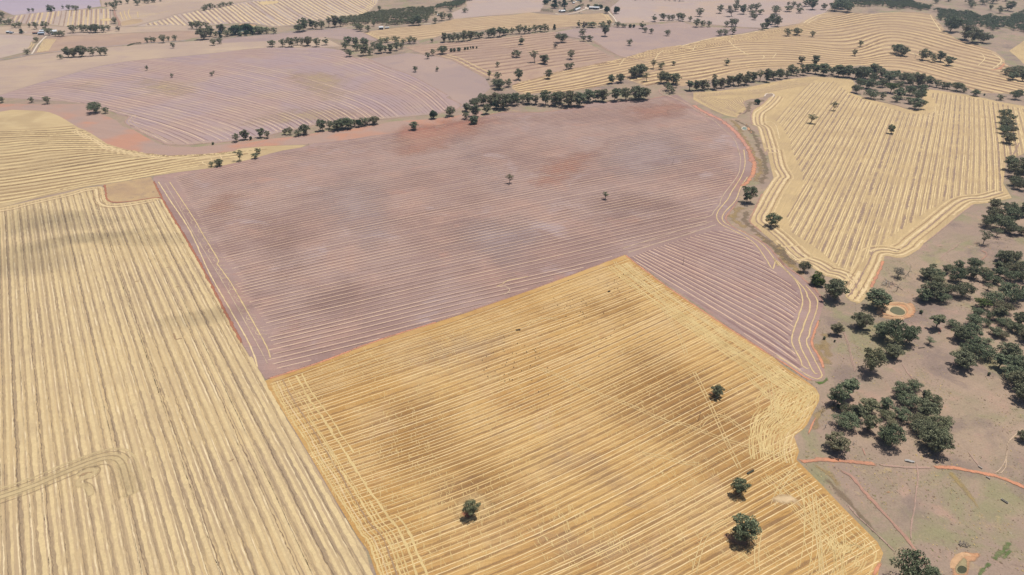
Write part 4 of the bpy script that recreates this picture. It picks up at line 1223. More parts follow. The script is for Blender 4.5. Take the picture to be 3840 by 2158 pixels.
track('road', 'thin grey country road running past the left homestead', 'road', ('S -400,260 | A1 0,905 460,832 900,777 1500,717 2200,657 2574,632 | A2 440,602 1000,567 1600,502 1900,472 2300,440 2574,430 | A3 200,400', 6.0, ROAD_GREY))
track('driveway', 'white gravel driveway climbing to the left homestead', 'driveway', ('A1 475,822 500,790 560,690 640,605 700,550 735,535', 6.5, GRAVEL))
track('driveway', 'white gravel lane curling down from the machinery shed', 'driveway', ('A4 1450,175 1490,220 1530,260 1562,310 1572,345 1540,368 1500,375', 6.5, GRAVEL), ('A4 1470,130 1500,180 1530,240', 4, DIRT_PINK))
track('path', 'pink dirt track crossing the brown paddocks to the field corner', 'track', ('A4 930,405 700,465 635,490 680,520 900,565 1080,595 1200,625 1300,680 1450,760 1600,840 1700,872 1850,900 2060,955', 5.0, DIRT_PINK), ('A4 1240,625 1400,740 1560,820', 5, DIRT_PINK))
track('path', 'pale track climbing along the left of the tan paddock', 'track', ('A3 300,490 450,550 560,610', 4.5, DIRT_PINK), ('A3 930,700 1150,790 1260,825', 4, DIRT_PINK))
track('path', 'pink track looping round the end of the treeline', 'track', ('z3 2230,400 2130,375 2070,335 2100,305 2220,290', 5, DIRT_PINK), ('z3 1540,265 1700,215 1760,180', 4, DIRT_PINK), ('z3 1960,150 2040,120 2130,95', 4, DIRT_PINK), ('z3 1900,210 2060,215', 3.5, DIRT_PINK))
track('dirt_road', 'bright orange dirt track entering the right pasture from the golden paddock', 'track', ('y5 1130,632 1200,628 1300,618 1400,628 1500,636 1600,645 1700,654', 5.0, DIRT_ORANGE), ('zG 600,265 750,282 900,292 1050,297 1200,296', 2.6, DIRT_PINK), ('zG 1190,298 1380,300 1500,318 1700,355 1900,402 2030,450 2200,520 2500,640', 4.4, DIRT_ORANGE))
track('path', 'faded red track slanting down through the lower right pasture', 'track', ('zG 190,330 300,380 350,430 470,570 600,710 800,925 950,1105 1060,1270 1135,1375 1200,1470', 3.6, DIRT_SALMON))
track('path', 'narrow pink fence line scrape beside the golden paddock corner', 'track', ('zG 270,690 400,830 550,965 700,1110 805,1215', 1.6, DIRT_PINK), ('zG 640,1300 590,1380 550,1470', 2.6, DIRT_ORANGE), ('zE 825,840 770,960 700,1120 680,1200', 1.8, DIRT_ORANGE))
track('path', 'double wheel track winding through the sparse right pasture', 'track', ('zC 1340,480 1420,700 1480,930 1530,1130 1580,1290', 1.0, DIRT_PINK), ('zC 1365,480 1445,700 1505,930 1555,1130 1605,1290', 1.0, DIRT_PINK), ('zF 330,-20 430,120 560,320 700,420', 1.4, DIRT_PINK), ('zG 1010,240 1035,400 1015,560 990,760 960,960 965,1090', 1.4, DIRT_PINK),
      ('zG 2010,0 1985,120 1975,260 1940,340 1890,375', 1.1, STRAW_GREY), ('zG 1985,60 1960,220 1900,330 1840,365', 1.0, STRAW_GREY), ('zF 2580,1060 2400,1200 2290,1320 2250,1450', 1.2, STRAW_GREY), ('zD 200,1100 330,1280 440,1430', 1.5, DIRT_PINK), ('zB 940,390 1100,230 1220,165 1330,75', 1.4, DIRT_PINK),
      ('zB 1740,390 1830,330 1860,280 1810,230 1700,205', 2.4, DIRT_SALMON), ('zD 930,560 950,450 985,390', 2.0, DIRT_SALMON), ('zG 430,70 480,190', 1.5, DIRT_SALMON), ('zG 1550,110 1620,200 1700,300', 1.2, DIRT_PINK))
track('farmyard', 'white gravel yard round the machinery shed', 'yard', ('A4 645,205 720,222 800,222 900,205 1000,180 1080,150 1150,120', 9, GRAVEL), ('A4 1110,110 1150,140 1280,158 1410,130', 13, GRAVEL), ('A4 860,40 920,80 1000,60', 5, DIRT_SALMON), ('A4 530,0 600,20', 12, GRAVEL), ('A4 1000,-30 960,40', 9, GRAVEL))
track('farmyard', 'cream bare pad beside the small white silos at far left', 'yard', ('A1 90,502 200,498 300,490 420,490', 11, GRAVEL), ('A1 770,490 790,520 860,540', 8, GRAVEL), ('A2 715,480 740,500', 8, GRAVEL), ('A3 1230,368 1370,355', 8, GRAVEL), ('A3 520,440 600,455', 8, DIRT_PINK))
track('gully', 'pink eroded gully beside the striped far paddock', 'gully', ('A1 1720,160 1735,220 1770,290 1800,340 1800,390', 9, DIRT_SALMON), ('A1 1600,490 1660,470 1730,450', 6, DIRT_PINK), ('A1 1050,530 1150,530', 7, DIRT_PINK))


# ---- dams, green seeps and bare scrapes
def patch(name, label, cat, *polys, lift=1.1):
    a = Acc()
    mats = []
    for i, (s_, m) in enumerate(polys):
        if m not in mats:
            mats.append(m)
        w = unproject(smooth(px(s_), 4, True))
        d = float(np.sqrt(np.prod(w.max(0) - w.min(0))))
        a.poly(w, lift * .45 + .04 * i, mats.index(m), max(1.2, min(5, d / 14)), is_soft(m), 2.2)
    return tag(a.build(name, mats), label, cat, None, 'structure')


def water_mat(name, c, rough=.12):
    m, nt, b = new_mat(name)
    tc = N(nt, 'ShaderNodeTexCoord')
    col = value_var(nt, mix(nt, 0., c, c), noise_node(nt, tc.outputs['Object'], .2, 3, .5), .1)
    nt.links.new(col, b.inputs['Base Color'])
    b.inputs['Roughness'].default_value = rough
    b.inputs['Specular IOR Level'].default_value = .3
    return m


W_GREEN = water_mat('dam_water_green', A(116, 114, 86))
W_TEAL = water_mat('dam_water_teal', A(140, 152, 136))
W_BLUE = water_mat('dam_water_blue', A(170, 178, 205))
W_DARK = water_mat('dam_water_dark', A(84, 84, 62))
BANK = soft_mat('dam_bank', A(212, 182, 146), 4, .16, A(198, 168, 132))
BANK2 = soft_mat('dam_bank_orange', A(206, 154, 116), 5, .18, A(190, 150, 118))
patch('dam', 'oval farm dam with cream and orange banks among the right hand trees', 'dam',
      ('zD -250,60 -200,-20 -60,-60 100,-50 300,-60 400,-90 470,0 500,90 450,190 330,240 150,235 -50,190 -200,150', BANK2), ('zD -190,70 -120,0 0,-30 150,-20 280,30 330,110 290,180 160,215 0,185 -120,140', BANK), lift=.9)
patch('water', 'olive green water in the oval dam', 'water', ('zD -18,90 0,40 60,12 130,14 210,50 270,100 275,140 230,168 150,172 70,150 10,120', W_GREEN), lift=1.1)
patch('dam', 'tiny round dam with white rim beside the creek line', 'dam', ('z4 715,935 735,910 780,905 812,925 815,950 780,968 740,962', GRAVEL), ('z4 850,990 870,978 892,990 880,1008 858,1008', BANK2), ('z4 790,870 815,865 820,885 798,890', BANK2), ('z4 805,925 850,925 860,960 820,968', BANK2), lift=.9)
patch('water', 'grey green water in the tiny round dam', 'water', ('z4 735,938 752,918 785,918 804,935 795,955 760,957', W_TEAL), lift=1.1)
patch('dam', 'bare bank of the long pale dam behind the roadside trees', 'dam', ('A2 880,470 1110,370 1280,395 1500,430 1300,480 1080,490', soft_mat('dam_grass', A(160, 160, 120), 5, .15)), lift=.9)
patch('water', 'pale blue water of the dam behind the roadside trees', 'water', ('A2 950,462 1040,425 1120,402 1215,428 1225,460 1090,478 1000,476', W_BLUE), lift=1.1)
patch('dam', 'bare orange hollow round a dark waterhole at bottom right', 'dam', ('zG 1380,1360 1430,1270 1510,1190 1600,1200 1690,1210 1720,1240 1660,1300 1600,1330 1590,1420 1540,1470 1420,1470 1390,1430', BANK2), ('zG 1420,1370 1450,1300 1510,1250 1560,1290 1570,1400 1530,1460 1440,1440', soft_mat('dam_mud', A(168, 154, 120), 5, .2)), lift=.6)
patch('water', 'dark pool in the orange hollow at bottom right', 'water', ('zG 1450,1385 1470,1355 1510,1350 1550,1375 1545,1415 1500,1430 1460,1415', W_DARK), lift=.85)
GG2 = soft_mat('seep_green', A(104, 124, 74), 3, .3, A(130, 136, 96), .75, .9, 1.9)
a = Acc()
for s_, w in (('zG 1660,1470 1700,1420 1760,1355 1810,1315', 2.0), ('zG 1840,1290 1880,1240 1930,1190 1990,1140 2020,1095', 3.2), ('zG 1935,1280 1985,1230 2035,1180', 2.2), ('zG 1700,755 1745,785', 2), ('zG 1760,900 1800,908', 1.8), ('zG 918,392 955,415', 2)):
    a.strip(unproject(smooth(px(s_), 5)), w, .3, 0, .4, 2.0, .4, True)
tag(a.build('grass', [GG2]), 'vivid green grass along the wet seep at bottom right', 'grass', None, 'stuff')
tag(patch('grass', 'green wet grass at the corner of the mauve paddock', 'grass', ('zE 760,150 860,162 960,145 1000,80 1010,20 1040,60 1070,130 1020,180 970,215 900,240 830,200', GRASS_GREEN), ('zC 905,210 930,60 955,20 945,150 915,260 870,430 815,600 795,760 780,690 800,560 850,400', soft_mat('green_fringe', A(126, 138, 88), 5, .25)), lift=.62), None, None, None, 'stuff')
tag(patch('grass', 'dry straw coloured grass strip in the lower right pasture', 'grass', ('zG 1350,350 1400,340 1460,400 1560,510 1640,620 1700,740 1690,760 1600,660 1500,540 1400,430', GRASS_DRY), lift=.5), None, None, None, 'stuff')
patch('scrape', 'bare orange scrape beside the lower right seep', 'scrape', ('zG 1985,990 2030,985 2050,1020 2030,1060 2000,1080 2010,1050 2030,1020', GRAVEL), ('zG 1945,1000 1970,985 1975,1010 1955,1020', GRAVEL), ('zG 670,560 740,545 745,575 690,580', BANK2), ('zG 1400,985 1440,970 1455,990 1430,1005', soft_mat('ash', A(196, 186, 176), 5, .1)), ('zG 1295,1085 1315,1085 1340,1110 1320,1115', BANK), lift=.55)

CREEK = soft_mat('creek_grass', A(182, 156, 112), 9, .25, A(164, 142, 108), .75, .9, 2.2)
CREEK2 = soft_mat('creek_soil', A(146, 126, 106), 9, .22, A(136, 122, 100), .8, .9, 2.2)
a = Acc()
for s_, w, k in (('z4 540,800 640,880 720,1000 800,1120 880,1250 960,1400 | y6 1110,120 1130,260 1080,400', 9, 0), ('z4 620,800 760,880 860,960 930,1080 1000,1240 1060,1400 | y6 1180,160 1200,300 1130,420', 8, 1), ('y6 900,690 820,760 790,840 860,900 980,960', 10, 0),
                 ('y6 960,740 940,830 980,900 1100,1000 1250,1130 1400,1270 1540,1400', 8, 1), ('y6 1060,1010 1200,1110 1330,1230 1430,1350 1520,1440', 7, 0), ('zA 30,100 150,260 300,420 450,560 620,690', 8, 0), ('zA 90,60 200,230 330,380 470,500', 5, 1), ('z4 680,720 760,700 830,640 860,560 960,540 1060,500', 9, 1), ('zC 900,700 880,850 960,1000 1010,1150', 8, 0), ('zC 960,500 1000,800 1060,1000', 9, 0),
                 ('zE 960,640 900,800 840,950 760,1120', 5, 0), ('zE 1000,620 1180,700 1240,760', 8, 0), ('zG 20,380 160,540 300,700 450,860 600,1010', 4, 1), ('y5 1240,640 1330,720 1440,830', 4, 0)):
    a.strip(unproject(smooth(px(s_), 5)), w, .22 + .03 * k, k, .5, 5, 1.5, True)
tag(a.build('grass', [CREEK, CREEK2]), 'rank dry grass along the creek line and paddock verges', 'grass', None, 'stuff')


def berm(label, path, w, h):
    p = resample(unproject(smooth(px(path), 6)), 2.5)
    t = np.gradient(p, axis=0)
    n = np.stack([-t[:, 1], t[:, 0]], 1)
    n /= np.hypot(n[:, 0], n[:, 1])[:, None] + 1e-9
    a = Acc()
    k = len(p)
    V = []
    for i in range(k):
        hh = h * min(1, i / 4, (k - 1 - i) / 4) * RNG.uniform(.75, 1.2)
        for d, z in ((-.5, -.3), (-.15, .9), (.12, 1.0), (.5, -.3)):
            q = p[i] + n[i] * d * w * RNG.uniform(.9, 1.1)
            V.append((q[0], q[1], float(hgt(*q)) + .15 + (hh * z if z > 0 else z)))
    a.add(V, [(4 * i + j, 4 * i + j + 1, 4 * i + j + 5, 4 * i + j + 4) for i in range(k - 1) for j in range(3)])
    tag(a.build('dam_wall', [plain_mat('berm_earth', A(204, 166, 130), .95, .2, .3)], None, True), label, 'earth bank', None, 'structure')


berm('raised earth bank round the oval dam', 'zD 330,160 380,90 350,10 240,-45 80,-60 -80,-40 -190,20 -230,110 -160,190 -20,225 140,240 280,215', 5.5, 1.6)
berm('raised earth bank of the pale dam behind the roadside trees', 'A2 890,460 960,425 1050,390 1120,375 1200,385 1290,400', 14, 3)
berm('raised spoil bank of the dark waterhole', 'zG 1400,1380 1420,1310 1480,1250 1550,1225 1620,1250', 5, 1.2)


WIRE = plain_mat('fence_timber', (.16, .14, .12), .9, .2, .8)


def fence(label, path, gap=6.0):
    p = resample(unproject(px(path)), gap)
    a = Acc()
    for i, q in enumerate(p):
        z = float(hgt(*q))
        s = .09
        a.add([(q[0] - s, q[1] - s, z), (q[0] + s, q[1] - s, z), (q[0] + s, q[1] + s, z), (q[0] - s, q[1] + s, z), (q[0] - s, q[1] - s, z + 1.3), (q[0] + s, q[1] - s, z + 1.3), (q[0] + s, q[1] + s, z + 1.3), (q[0] - s, q[1] + s, z + 1.3)],
              [(4, 5, 6, 7), (0, 1, 5, 4), (1, 2, 6, 5), (2, 3, 7, 6), (3, 0, 4, 7)])
    for h in (.4, .8, 1.15):
        V = []
        for q in p:
            z = float(hgt(*q)) + h
            V += [(q[0], q[1], z), (q[0], q[1], z + .025)]
        a.add(V, [(2 * i, 2 * i + 2, 2 * i + 3, 2 * i + 1) for i in range(len(p) - 1)])
    tag(a.build('fence', [WIRE]), label, 'fence', 'paddock fences')


fence('post and wire fence between the golden stubble and the mauve rows above it', 'S 998,1424 1200,1359 1400,1283 1640,1207 1900,1119 2100,1047 2341,955')
fence('post and wire fence down the right side of the golden stubble', 'S 2346,955 2500,1073 2700,1208 2900,1338 | zE 410,-6 710,190 830,290')
fence('post and wire fence between the pale stubble and the mauve paddock', 'y1 1350,0 1425,152 1506,295 1646,525 1797,795 1967,1125 2126,1420')
fence('post and wire fence beside the lower right corner of the golden stubble', 'y5 1190,660 1320,780 1460,930 1610,1080 1710,1180 1830,1280')

a = Acc()
rg = np.random.default_rng(3)
PAST = unproject(px('zC 960,0 900,300 800,700 900,1000 1010,1230 | zE 1000,150 900,560 780,900 650,1200 | y5 1160,650 1350,830 1600,1090 1740,1260 | S 3330,2330 4150,2330 4150,760 | zB 520,200 250,360 0,340 -300,900 -330,1200'))
lo, hi = PAST.min(0), PAST.max(0)
n = 0
while n < 9000:
    q = rg.uniform(lo, hi, (4000, 2))
    q = q[inside(q, PAST)]
    for x, y in q:
        v = noise.noise((x / 45, y / 45, 8.1)) + .6 * noise.noise((x / 13, y / 13, 2.7))
        if v < rg.uniform(-.35, .35):
            continue
        z = float(hgt(x, y)) + .05
        s = rg.uniform(.25, .6) * (1.6 if rg.random() < .08 else 1)
        k = int(rg.integers(3))
        for j in range(2):
            b_ = rg.uniform(0, 3.14)
            dx, dy = math.cos(b_) * s, math.sin(b_) * s
            a.add([(x - dx, y - dy, z), (x + dx, y + dy, z), (x + dx * .8 - dy * .9, y + dy * .8 + dx * .9, z + s * .22), (x - dx * .8 - dy * .9, y - dy * .8 + dx * .9, z + s * .18)], [(0, 1, 2, 3)], k)
        n += 1
tag(a.build('grass', [plain_mat('tussock_straw', A(190, 166, 118), .95, .25, .5), plain_mat('tussock_olive', A(140, 132, 98), .95, .25, .5), plain_mat('tussock_brown', A(136, 114, 98), .95, .25, .5)]), 'scattered dry tussocks over the right hand pasture', 'grass', None, 'stuff')
# ------------------------------------------------------------------ trees, place by place (photo tile, foot x, foot y, width, height, kind)
L_ = None
# lone trees, each with its own description
LONE = [
    ('y3 1915,1180,160,160,sr3', 'dark lone gum on a red soil ring in the lower golden stubble'),
    ('y5 540,165,95,98,gr2', 'small round gum on a red ring near the golden paddock pole'),
    ('y5 712,860,140,128,gr3', 'upright gum above the biggest golden paddock tree, beside the orange trough scrape'),
    ('y5 724,1218,205,235,gr1', 'biggest gum standing in the golden stubble, with layered tall crown'),
    ('z3 565,1255,95,98,ss1', 'open gum alone in the middle of the mauve paddock'),
    ('z3 1530,1410,85,78,ss2', 'small leaning gum alone in the mauve paddock, lower of the two lone ones'),
    ('y6 965,650,205,225,gr3', 'dense gum on the creek line between the mauve paddock and banded stubble'),
    ('y6 1255,930,200,165,gw3', 'broad gum ringed by wheel marks at the edge of the banded stubble'),
    ('z4 2110,668,125,145,ss1', 'open gum in the banded stubble, upper of the two by the wood'),
    ('z4 1775,850,180,140,ss2', 'spreading open gum in the banded stubble, lower of the two by the wood'),
    ('z5 575,1012,130,145,gr3', 'neat dark gum alone in the middle of the banded stubble'),
    ('z4 962,566,96,64,ob1', 'dark round bush in the creek loop above the tiny dam'),
    ('zA 590,615,230,215,gw2', 'two tier gum above the round mossy bush on the creek line'),
    ('zA 840,852,275,212,mb3', 'mossy green ball shaped bush on the creek line'),
    ('zA 1200,1185,440,490,gr2', 'big dense gum next to the mossy round bush'),
    ('zA 1985,1345,480,410,gr1', 'big dense gum at the point of the banded stubble, beside the oval dam'),
    ('zC 1660,425,370,350,gr2', 'dense gum just below the oval dam and above the double wheel track'),
    ('zC 1215,545,270,245,gr4', 'medium gum beside the double wheel track near the green fringe'),
    ('zC 1885,1240,430,425,gw3', 'wide gum with long shadow between the wheel track and the big wood'),
    ('zC 978,640,46,58,b', 'tiny bush beside the green fringe of the mauve paddock'),
    ('zC 1180,690,34,42,b', 'tiniest bush in the pasture below the wheel track gum'),
    ('zD 580,132,60,55,b', 'little green bush beside the oval dam'),
    ('zD 1890,1335,50,62,b', 'little bush alone in the pasture below the dense wood'),
    ('z3 205,657,80,68,ob2', 'square dense bush at the top edge of the mauve paddock'),
    ('z1 968,224,135,98,gw1', 'broad gum on the red soil strip with a smaller tree beside it'),
    ('z1 1064,228,64,60,g', 'smaller gum beside the broad one on the red soil strip'),
    ('z1 20,123,58,56,g', 'gum at the far left end of the red soil strip'),
    ('z1 316,121,56,52,g', 'low gum at the lilac paddock edge, left of the red soil strip bend'),
    ('z1 478,132,74,72,g', 'rounded gum at the lilac paddock edge near the red soil strip'),
    ('z1 2143,544,26,24,b', 'tiny bush on the lilac paddock edge track'),
    ('z1 2200,757,86,80,gr2', 'dark round gum where the yellow stubble meets the mauve paddock'),
    ('z1 2128,767,60,56,g', 'small gum beside the dark round one at the yellow stubble end'),
    ('z2 270,812,112,112,ss1', 'open gum on the yellow stubble tongue'),
    ('z2 425,792,78,68,s', 'front gum of the pair at the tip of the yellow stubble tongue'),
    ('z2 450,742,66,66,s', 'rear gum of the pair at the tip of the yellow stubble tongue'),
    ('z2 955,656,36,46,d', 'dead bare sapling between the two mauve paddocks'),
    ('z2 2010,502,92,88,g', 'open gum alone on the bare strip below the lilac paddock'),
    ('z2 2215,390,82,74,ob1', 'dense round tree at the corner of the lilac paddock'),
    ('z2 2390,362,118,100,gw3', 'wide gum at the end of the lilac paddock track'),
    ('A1 2218,1068,58,86,g', 'upper lone gum standing in the lilac paddock'),
    ('A2 28,1172,62,68,g', 'middle lone gum standing in the lilac paddock'),
    ('A2 625,1152,64,78,ss2', 'lone gum on a worn patch in the lilac paddock'),
    ('A2 655,1112,38,46,g', 'small gum just behind the one on the lilac paddock worn patch'),
    ('A3 1122,1086,94,96,gr2', 'dense gum in the small grey triangle paddock'),
    ('A3 1437,1086,68,94,gt1', 'slim gum in the small grey triangle paddock'),
    ('A5 655,1000,96,128,gt1', 'tall gum alone in the wide tan paddock above the treeline'),
    ('A5 1952,557,94,92,gw3', 'lone gum near the pair on the upper tan paddock'),
    ('A6 108,706,94,102,gr1', 'upper gum of two standing in the tan paddock above the big wood'),
    ('A6 12,862,95,135,gr3', 'lower gum of two standing in the tan paddock above the big wood'),
    ('A4 1775,690,108,98,gw3', 'lone gum in the grey mauve field right of the pink track'),
    ('A4 2440,992,74,86,ss2', 'small crooked gum by the pink track end in the tan paddock'),
    ('z5 1838,442,132,104,gr1', 'rounded gum on the upper edge of the banded stubble'),
    ('z5 2205,505,140,88,gw2', 'flat gum on the upper edge of the banded stubble'),
    ('z5 2450,498,180,155,gw1', 'broad gum at the upper far corner of the banded stubble'),
    ('z5 1972,440,28,28,b', 'tiny bush on the upper edge of the banded stubble'),
    ('zG 930,1610,390,420,gw1', 'largest gum, cut by the lower frame edge beside the red track'),
    ('zG 1130,1545,190,200,gr1', 'smaller gum at the lower frame edge against the largest one'),
    ('A4 650,725,74,68,p', 'pale leafless looking gum in the brown striped paddock'),
    ('A1 1735,358,100,98,g', 'gum beside the pink gully in the far striped paddock'),
    ('A1 1790,472,74,75,p', 'rusty pale tree at the foot of the pink gully'),
    ('A1 553,636,86,80,g', 'gum on the bend of the gravel driveway'),
    ('A1 418,826,98,88,g', 'gum where the gravel driveway meets the grey road'),
    ('A3 1870,192,112,72,gw2', 'wide gum alone in the field beyond the dark wood'),
    ('A3 1367,643,58,62,g', 'small gum between the tan paddock and the brown one'),
]
for i, (d, lab) in enumerate(LONE):
    grove(lab, d, labels={0: lab}, seed=i + 3, group='lone trees and bushes')

grove('above the oval dam', 'zA 2400,745,250,150,sp1 2560,740,120,140,d3 | zB 330,655,180,140,d2 255,750,120,90,d1 | zA 2390,975,190,190,d2', frm='from left', seed=5, group='dead and sparse trees above the oval dam')
grove('on the bare slope beside the golden paddock corner', 'zE 1190,290,130,160,d1 960,765,170,190,d3 1010,1075,150,210,d2 1550,1410,130,100,d4', seed=6, group='dead trees beside the golden paddock')

# right hand woods
grove('in the clump beside the golden paddock corner', 'zE 1160,590,360,340,gr3 1440,480,370,380,gt2 1260,692,95,75,b 1430,800,250,200 1610,860,280,250 1790,740,310,260 1930,592,85,76,b 1400,1090,440,290,gw1 1830,1110,320,340,gr3 2130,700,230,210 2190,910,260,190 2200,1200,330,300 2130,1320,300,260 2260,1420,420,370,gw1 1250,1500,400,330,gr2', seed=21)
grove('in the wood edge facing the orange track', 'zF 190,470,340,260 420,320,260,190 660,520,220,190 800,650,280,230 300,650,380,210,w1 620,810,380,300,gr2 190,880,330,230 470,1010,320,240 620,1190,420,300 900,1160,420,310,gw1 1090,1010,240,170 700,1400,330,260 880,1500,420,390,gr2 1000,1330,260,230', seed=22)
grove('along the paddock edge above the oval dam', 'zB 800,570,120,130,s 660,730,250,210 760,640,150,120 900,745,260,140,gw1 1060,650,170,160 1180,610,160,120 1290,570,190,160 1580,560,270,210,gw1 1600,750,220,250 1310,810,240,250 1420,700,170,150 740,1110,340,340,gr2 590,1165,270,230 1050,1060,280,210 1380,1095,340,260,gw2 960,1200,280,160,gw1 1180,800,170,130 880,870,240,180', seed=23)
grove('in the loose trees right of the oval dam wood', 'zB 1800,650,180,120 1820,810,220,190 2000,840,210,140 1870,970,170,130,s 2080,700,220,190 1950,720,150,120', seed=24)
grove('in the dense wood at the right edge, upper half', 'zB 2120,400,220,190 2230,500,270,300,gr2 2420,430,180,210 2060,580,190,160 2310,650,260,210 2510,570,190,170 2300,790,250,190 2480,790,200,190 2320,1190,410,310,gw1 2520,1130,230,240 1950,1240,340,230,gw1 1720,1310,280,170,gm 2200,980,230,150 2150,1390,280,200', seed=25)
grove('in the dense wood at the right edge, lower half', 'zD 1650,190,240,170 2080,250,240,240 1900,250,180,160 1590,360,310,210 2440,340,240,260 1850,380,160,130 2180,380,240,140 2350,470,220,170 2540,690,220,260 1200,410,230,150 1260,630,280,270,gr2 1510,640,380,280,gw1 1880,755,200,130,s 2010,550,240,140 2110,610,220,110 2220,970,340,300,gr2 2090,1240,270,360,gt2 1800,1000,360,260,gw1 1620,860,330,250 1310,1150,410,330,gr2 2360,1220,320,270 2370,1440,400,270,gw1 2540,1300,260,240 1430,900,240,190 2450,520,240,180', seed=26)
grove('by the small clearing below the oval dam', 'zC 2130,610,330,290 2330,730,430,440,gw1 2570,720,340,380,gr3 2330,995,300,250,gr2 | zD 870,470,280,350,st2 745,725,200,140,s', seed=27)
grove('at the right edge beside the orange track', 'zF 2450,280,320,320,gr2 2560,540,330,320 2560,1330,200,220 2380,120,240,200', seed=28)
grove('at the end of the banded stubble', 'z6 2380,320,210,200 2490,430,240,240 2580,380,220,260 2420,540,170,130 2500,610,180,140', seed=29)
grove('in the wood below the banded stubble', 'z6 2140,900,160,150 2330,1010,220,200 2110,1060,230,180 2000,1160,200,160 2210,1200,270,210,gw1 2400,1110,220,210 2350,1270,220,160 2150,1320,150,120,s 2500,1290,160,120 2540,1010,180,190 1960,1430,190,190,ss1', seed=30)
grove('in the column standing in banded stubble', 'z5 2270,770,160,120 2370,810,120,100,s 2250,860,160,110 2290,940,190,150,gr2 2260,1010,150,110 2370,1000,150,100 2300,1155,180,160,gr2', seed=31)

# treeline between the mauve paddock and the country beyond
grove('in the start of the treeline by the lilac paddock', 'z3 135,531,84,70 130,606,72,64 215,492,105,80 220,582,92,98,gr4 325,562,76,90,gt1 430,502,64,50,b', seed=41)
grove('along the thin first half of the mauve paddock treeline', 'z3 305,468,95,100 370,462,90,86 425,448,92,90 505,502,125,135,gr2 560,474,95,96 640,472,90,105 600,440,80,76 690,436,70,70 760,452,92,92 825,458,72,82,t1', seed=42)
grove('along the thick second half of the mauve paddock treeline', 'z3 930,468,115,120 1010,473,105,115 1075,446,98,106 1150,474,135,136,gr2 1265,474,115,115 1360,432,110,104 1430,428,90,94 1505,432,105,106 1620,423,104,110 1730,418,104,100 1830,413,145,122,gr2 1905,408,112,100', seed=43)
grove('in the treeline behind the banded stubble, dense stretch', 'z4 -60,372,120,150 40,374,115,155 140,362,120,145 225,348,95,120 315,352,125,155 420,334,115,145 525,314,125,165 600,296,105,150 680,294,115,165 770,280,125,155 850,262,100,190,t1 900,246,115,155 1000,244,125,175 1105,236,120,175 1210,220,115,155 1300,196,115,135 1420,190,95,125 | z4 310,210,64,92,s', seed=44)
grove('in the treeline behind the banded stubble, looser stretch', 'z4 1480,134,135,130 1560,142,115,112 1650,134,125,145 1730,100,110,120 1840,110,130,125 1950,134,175,146,gr1 2080,118,95,86 2180,154,155,146 2260,164,135,146 2345,164,135,156 2430,194,125,166 2520,196,145,176', seed=45)
grove('on the treeline knoll by the looping pink track', 'A4 2250,1252,145,140 2335,1262,150,132 2430,1268,155,135,gr1 2335,1368,115,108 2400,1404,132,92', seed=46)
grove('in the dark clump beside the pink track', 'A4 1850,1172,155,165 1955,1142,205,178,gr2 2030,1228,118,118,s', seed=47)
grove('beside the pink track crossing', 'A4 2125,1052,115,145,s 2250,1048,118,104', seed=48)
grove('at the lower tip of the tan contour paddock', 'A4 1505,1262,128,124 1625,1248,124,144', seed=49)

grove('in the row start below the lilac paddock', 'z2 230,627,68,78 325,607,78,94,gr4 378,605,24,26,b 480,587,74,88 545,587,58,64', seed=55)
grove('in two pairs below the lilac paddock', 'z2 725,562,44,84,s 770,557,60,74 858,567,66,58 930,547,84,94,gr2', seed=56)
grove('in the low belt below the lilac paddock', 'z2 1100,512,90,104 1170,497,66,78 1235,502,100,88 1300,492,124,94,gw1 1360,492,104,88 1425,472,58,74 1467,474,48,52,b 1505,462,84,68 1555,452,76,64 1620,450,80,74', seed=57)
# big wood north of the banded stubble
grove('along the upper rim of the wood by banded stubble', 'z5 60,195,150,165 150,180,150,150 290,130,165,145 430,172,112,122 540,252,155,150 620,190,120,110 740,242,205,135,gw1 910,202,115,105 980,300,165,165', seed=51)
grove('along the lower rim of the wood by banded stubble', 'z5 40,402,135,105 100,312,145,115 260,482,175,116,gw1 420,492,115,92 640,532,135,84 700,482,155,135 840,562,125,95,s 930,642,205,136,gw3 985,502,165,124', seed=52)
grove('inside the wood by banded stubble', 'z5 220,334,185,124 300,252,115,122 430,312,135,112 560,402,175,124,gm 690,352,105,112 840,432,155,124 860,302,135,132 1000,422,155,134', seed=53)
grove('in the tail of the wood along banded stubble', 'z5 1060,254,112,92 1150,292,135,124 1250,312,115,102 1340,332,95,92,s 1420,342,105,102,s 1550,367,155,114 1660,392,95,74', seed=54)

# brown striped paddock and the belts about it
grove('scattered over the brown striped paddock', 'A3 2362,1016,62,76 | A4 125,682,94,118 740,642,148,114 65,866,114,104,s 10,866,44,92 342,962,128,174 490,966,138,118 885,896,108,118 825,1052,78,88 893,1046,78,108,s 100,1216,122,148 540,1186,112,118', seed=61)
grove('at the lower corner of the brown striped paddock', 'A3 2225,1232,82,170 2365,1212,98,108 2320,1292,114,84 2400,1342,154,134,gr2 2510,1312,108,104', seed=62)
grove('in the belt above the brown striped paddock', 'A3 1550,642,108,128 1640,637,94,114 1700,632,102,108 1775,632,94,108 1850,622,124,124 1950,607,114,118 2045,582,104,98,s 2120,572,74,94,s 2220,572,104,118 2300,572,104,124 2390,567,114,144 2440,550,94,124 2495,527,64,94,s | A4 10,516,74,84 105,512,114,110 185,512,94,104 250,512,78,108 355,487,94,94 430,487,84,114 500,487,94,108 550,482,44,74', seed=63)
grove('beside the belt end by the pink track', 'A4 640,457,64,100,c', seed=64, group='conifers')
grove('of the row of young trees in the brown paddock', 'A3 1657,786,37,40,b 1705,780,40,38,b 1775,772,55,40,b 1866,759,32,30,b 1907,751,30,30,b 1951,744,20,30,b 1988,742,26,30,b 2042,734,22,24,b', seed=65)
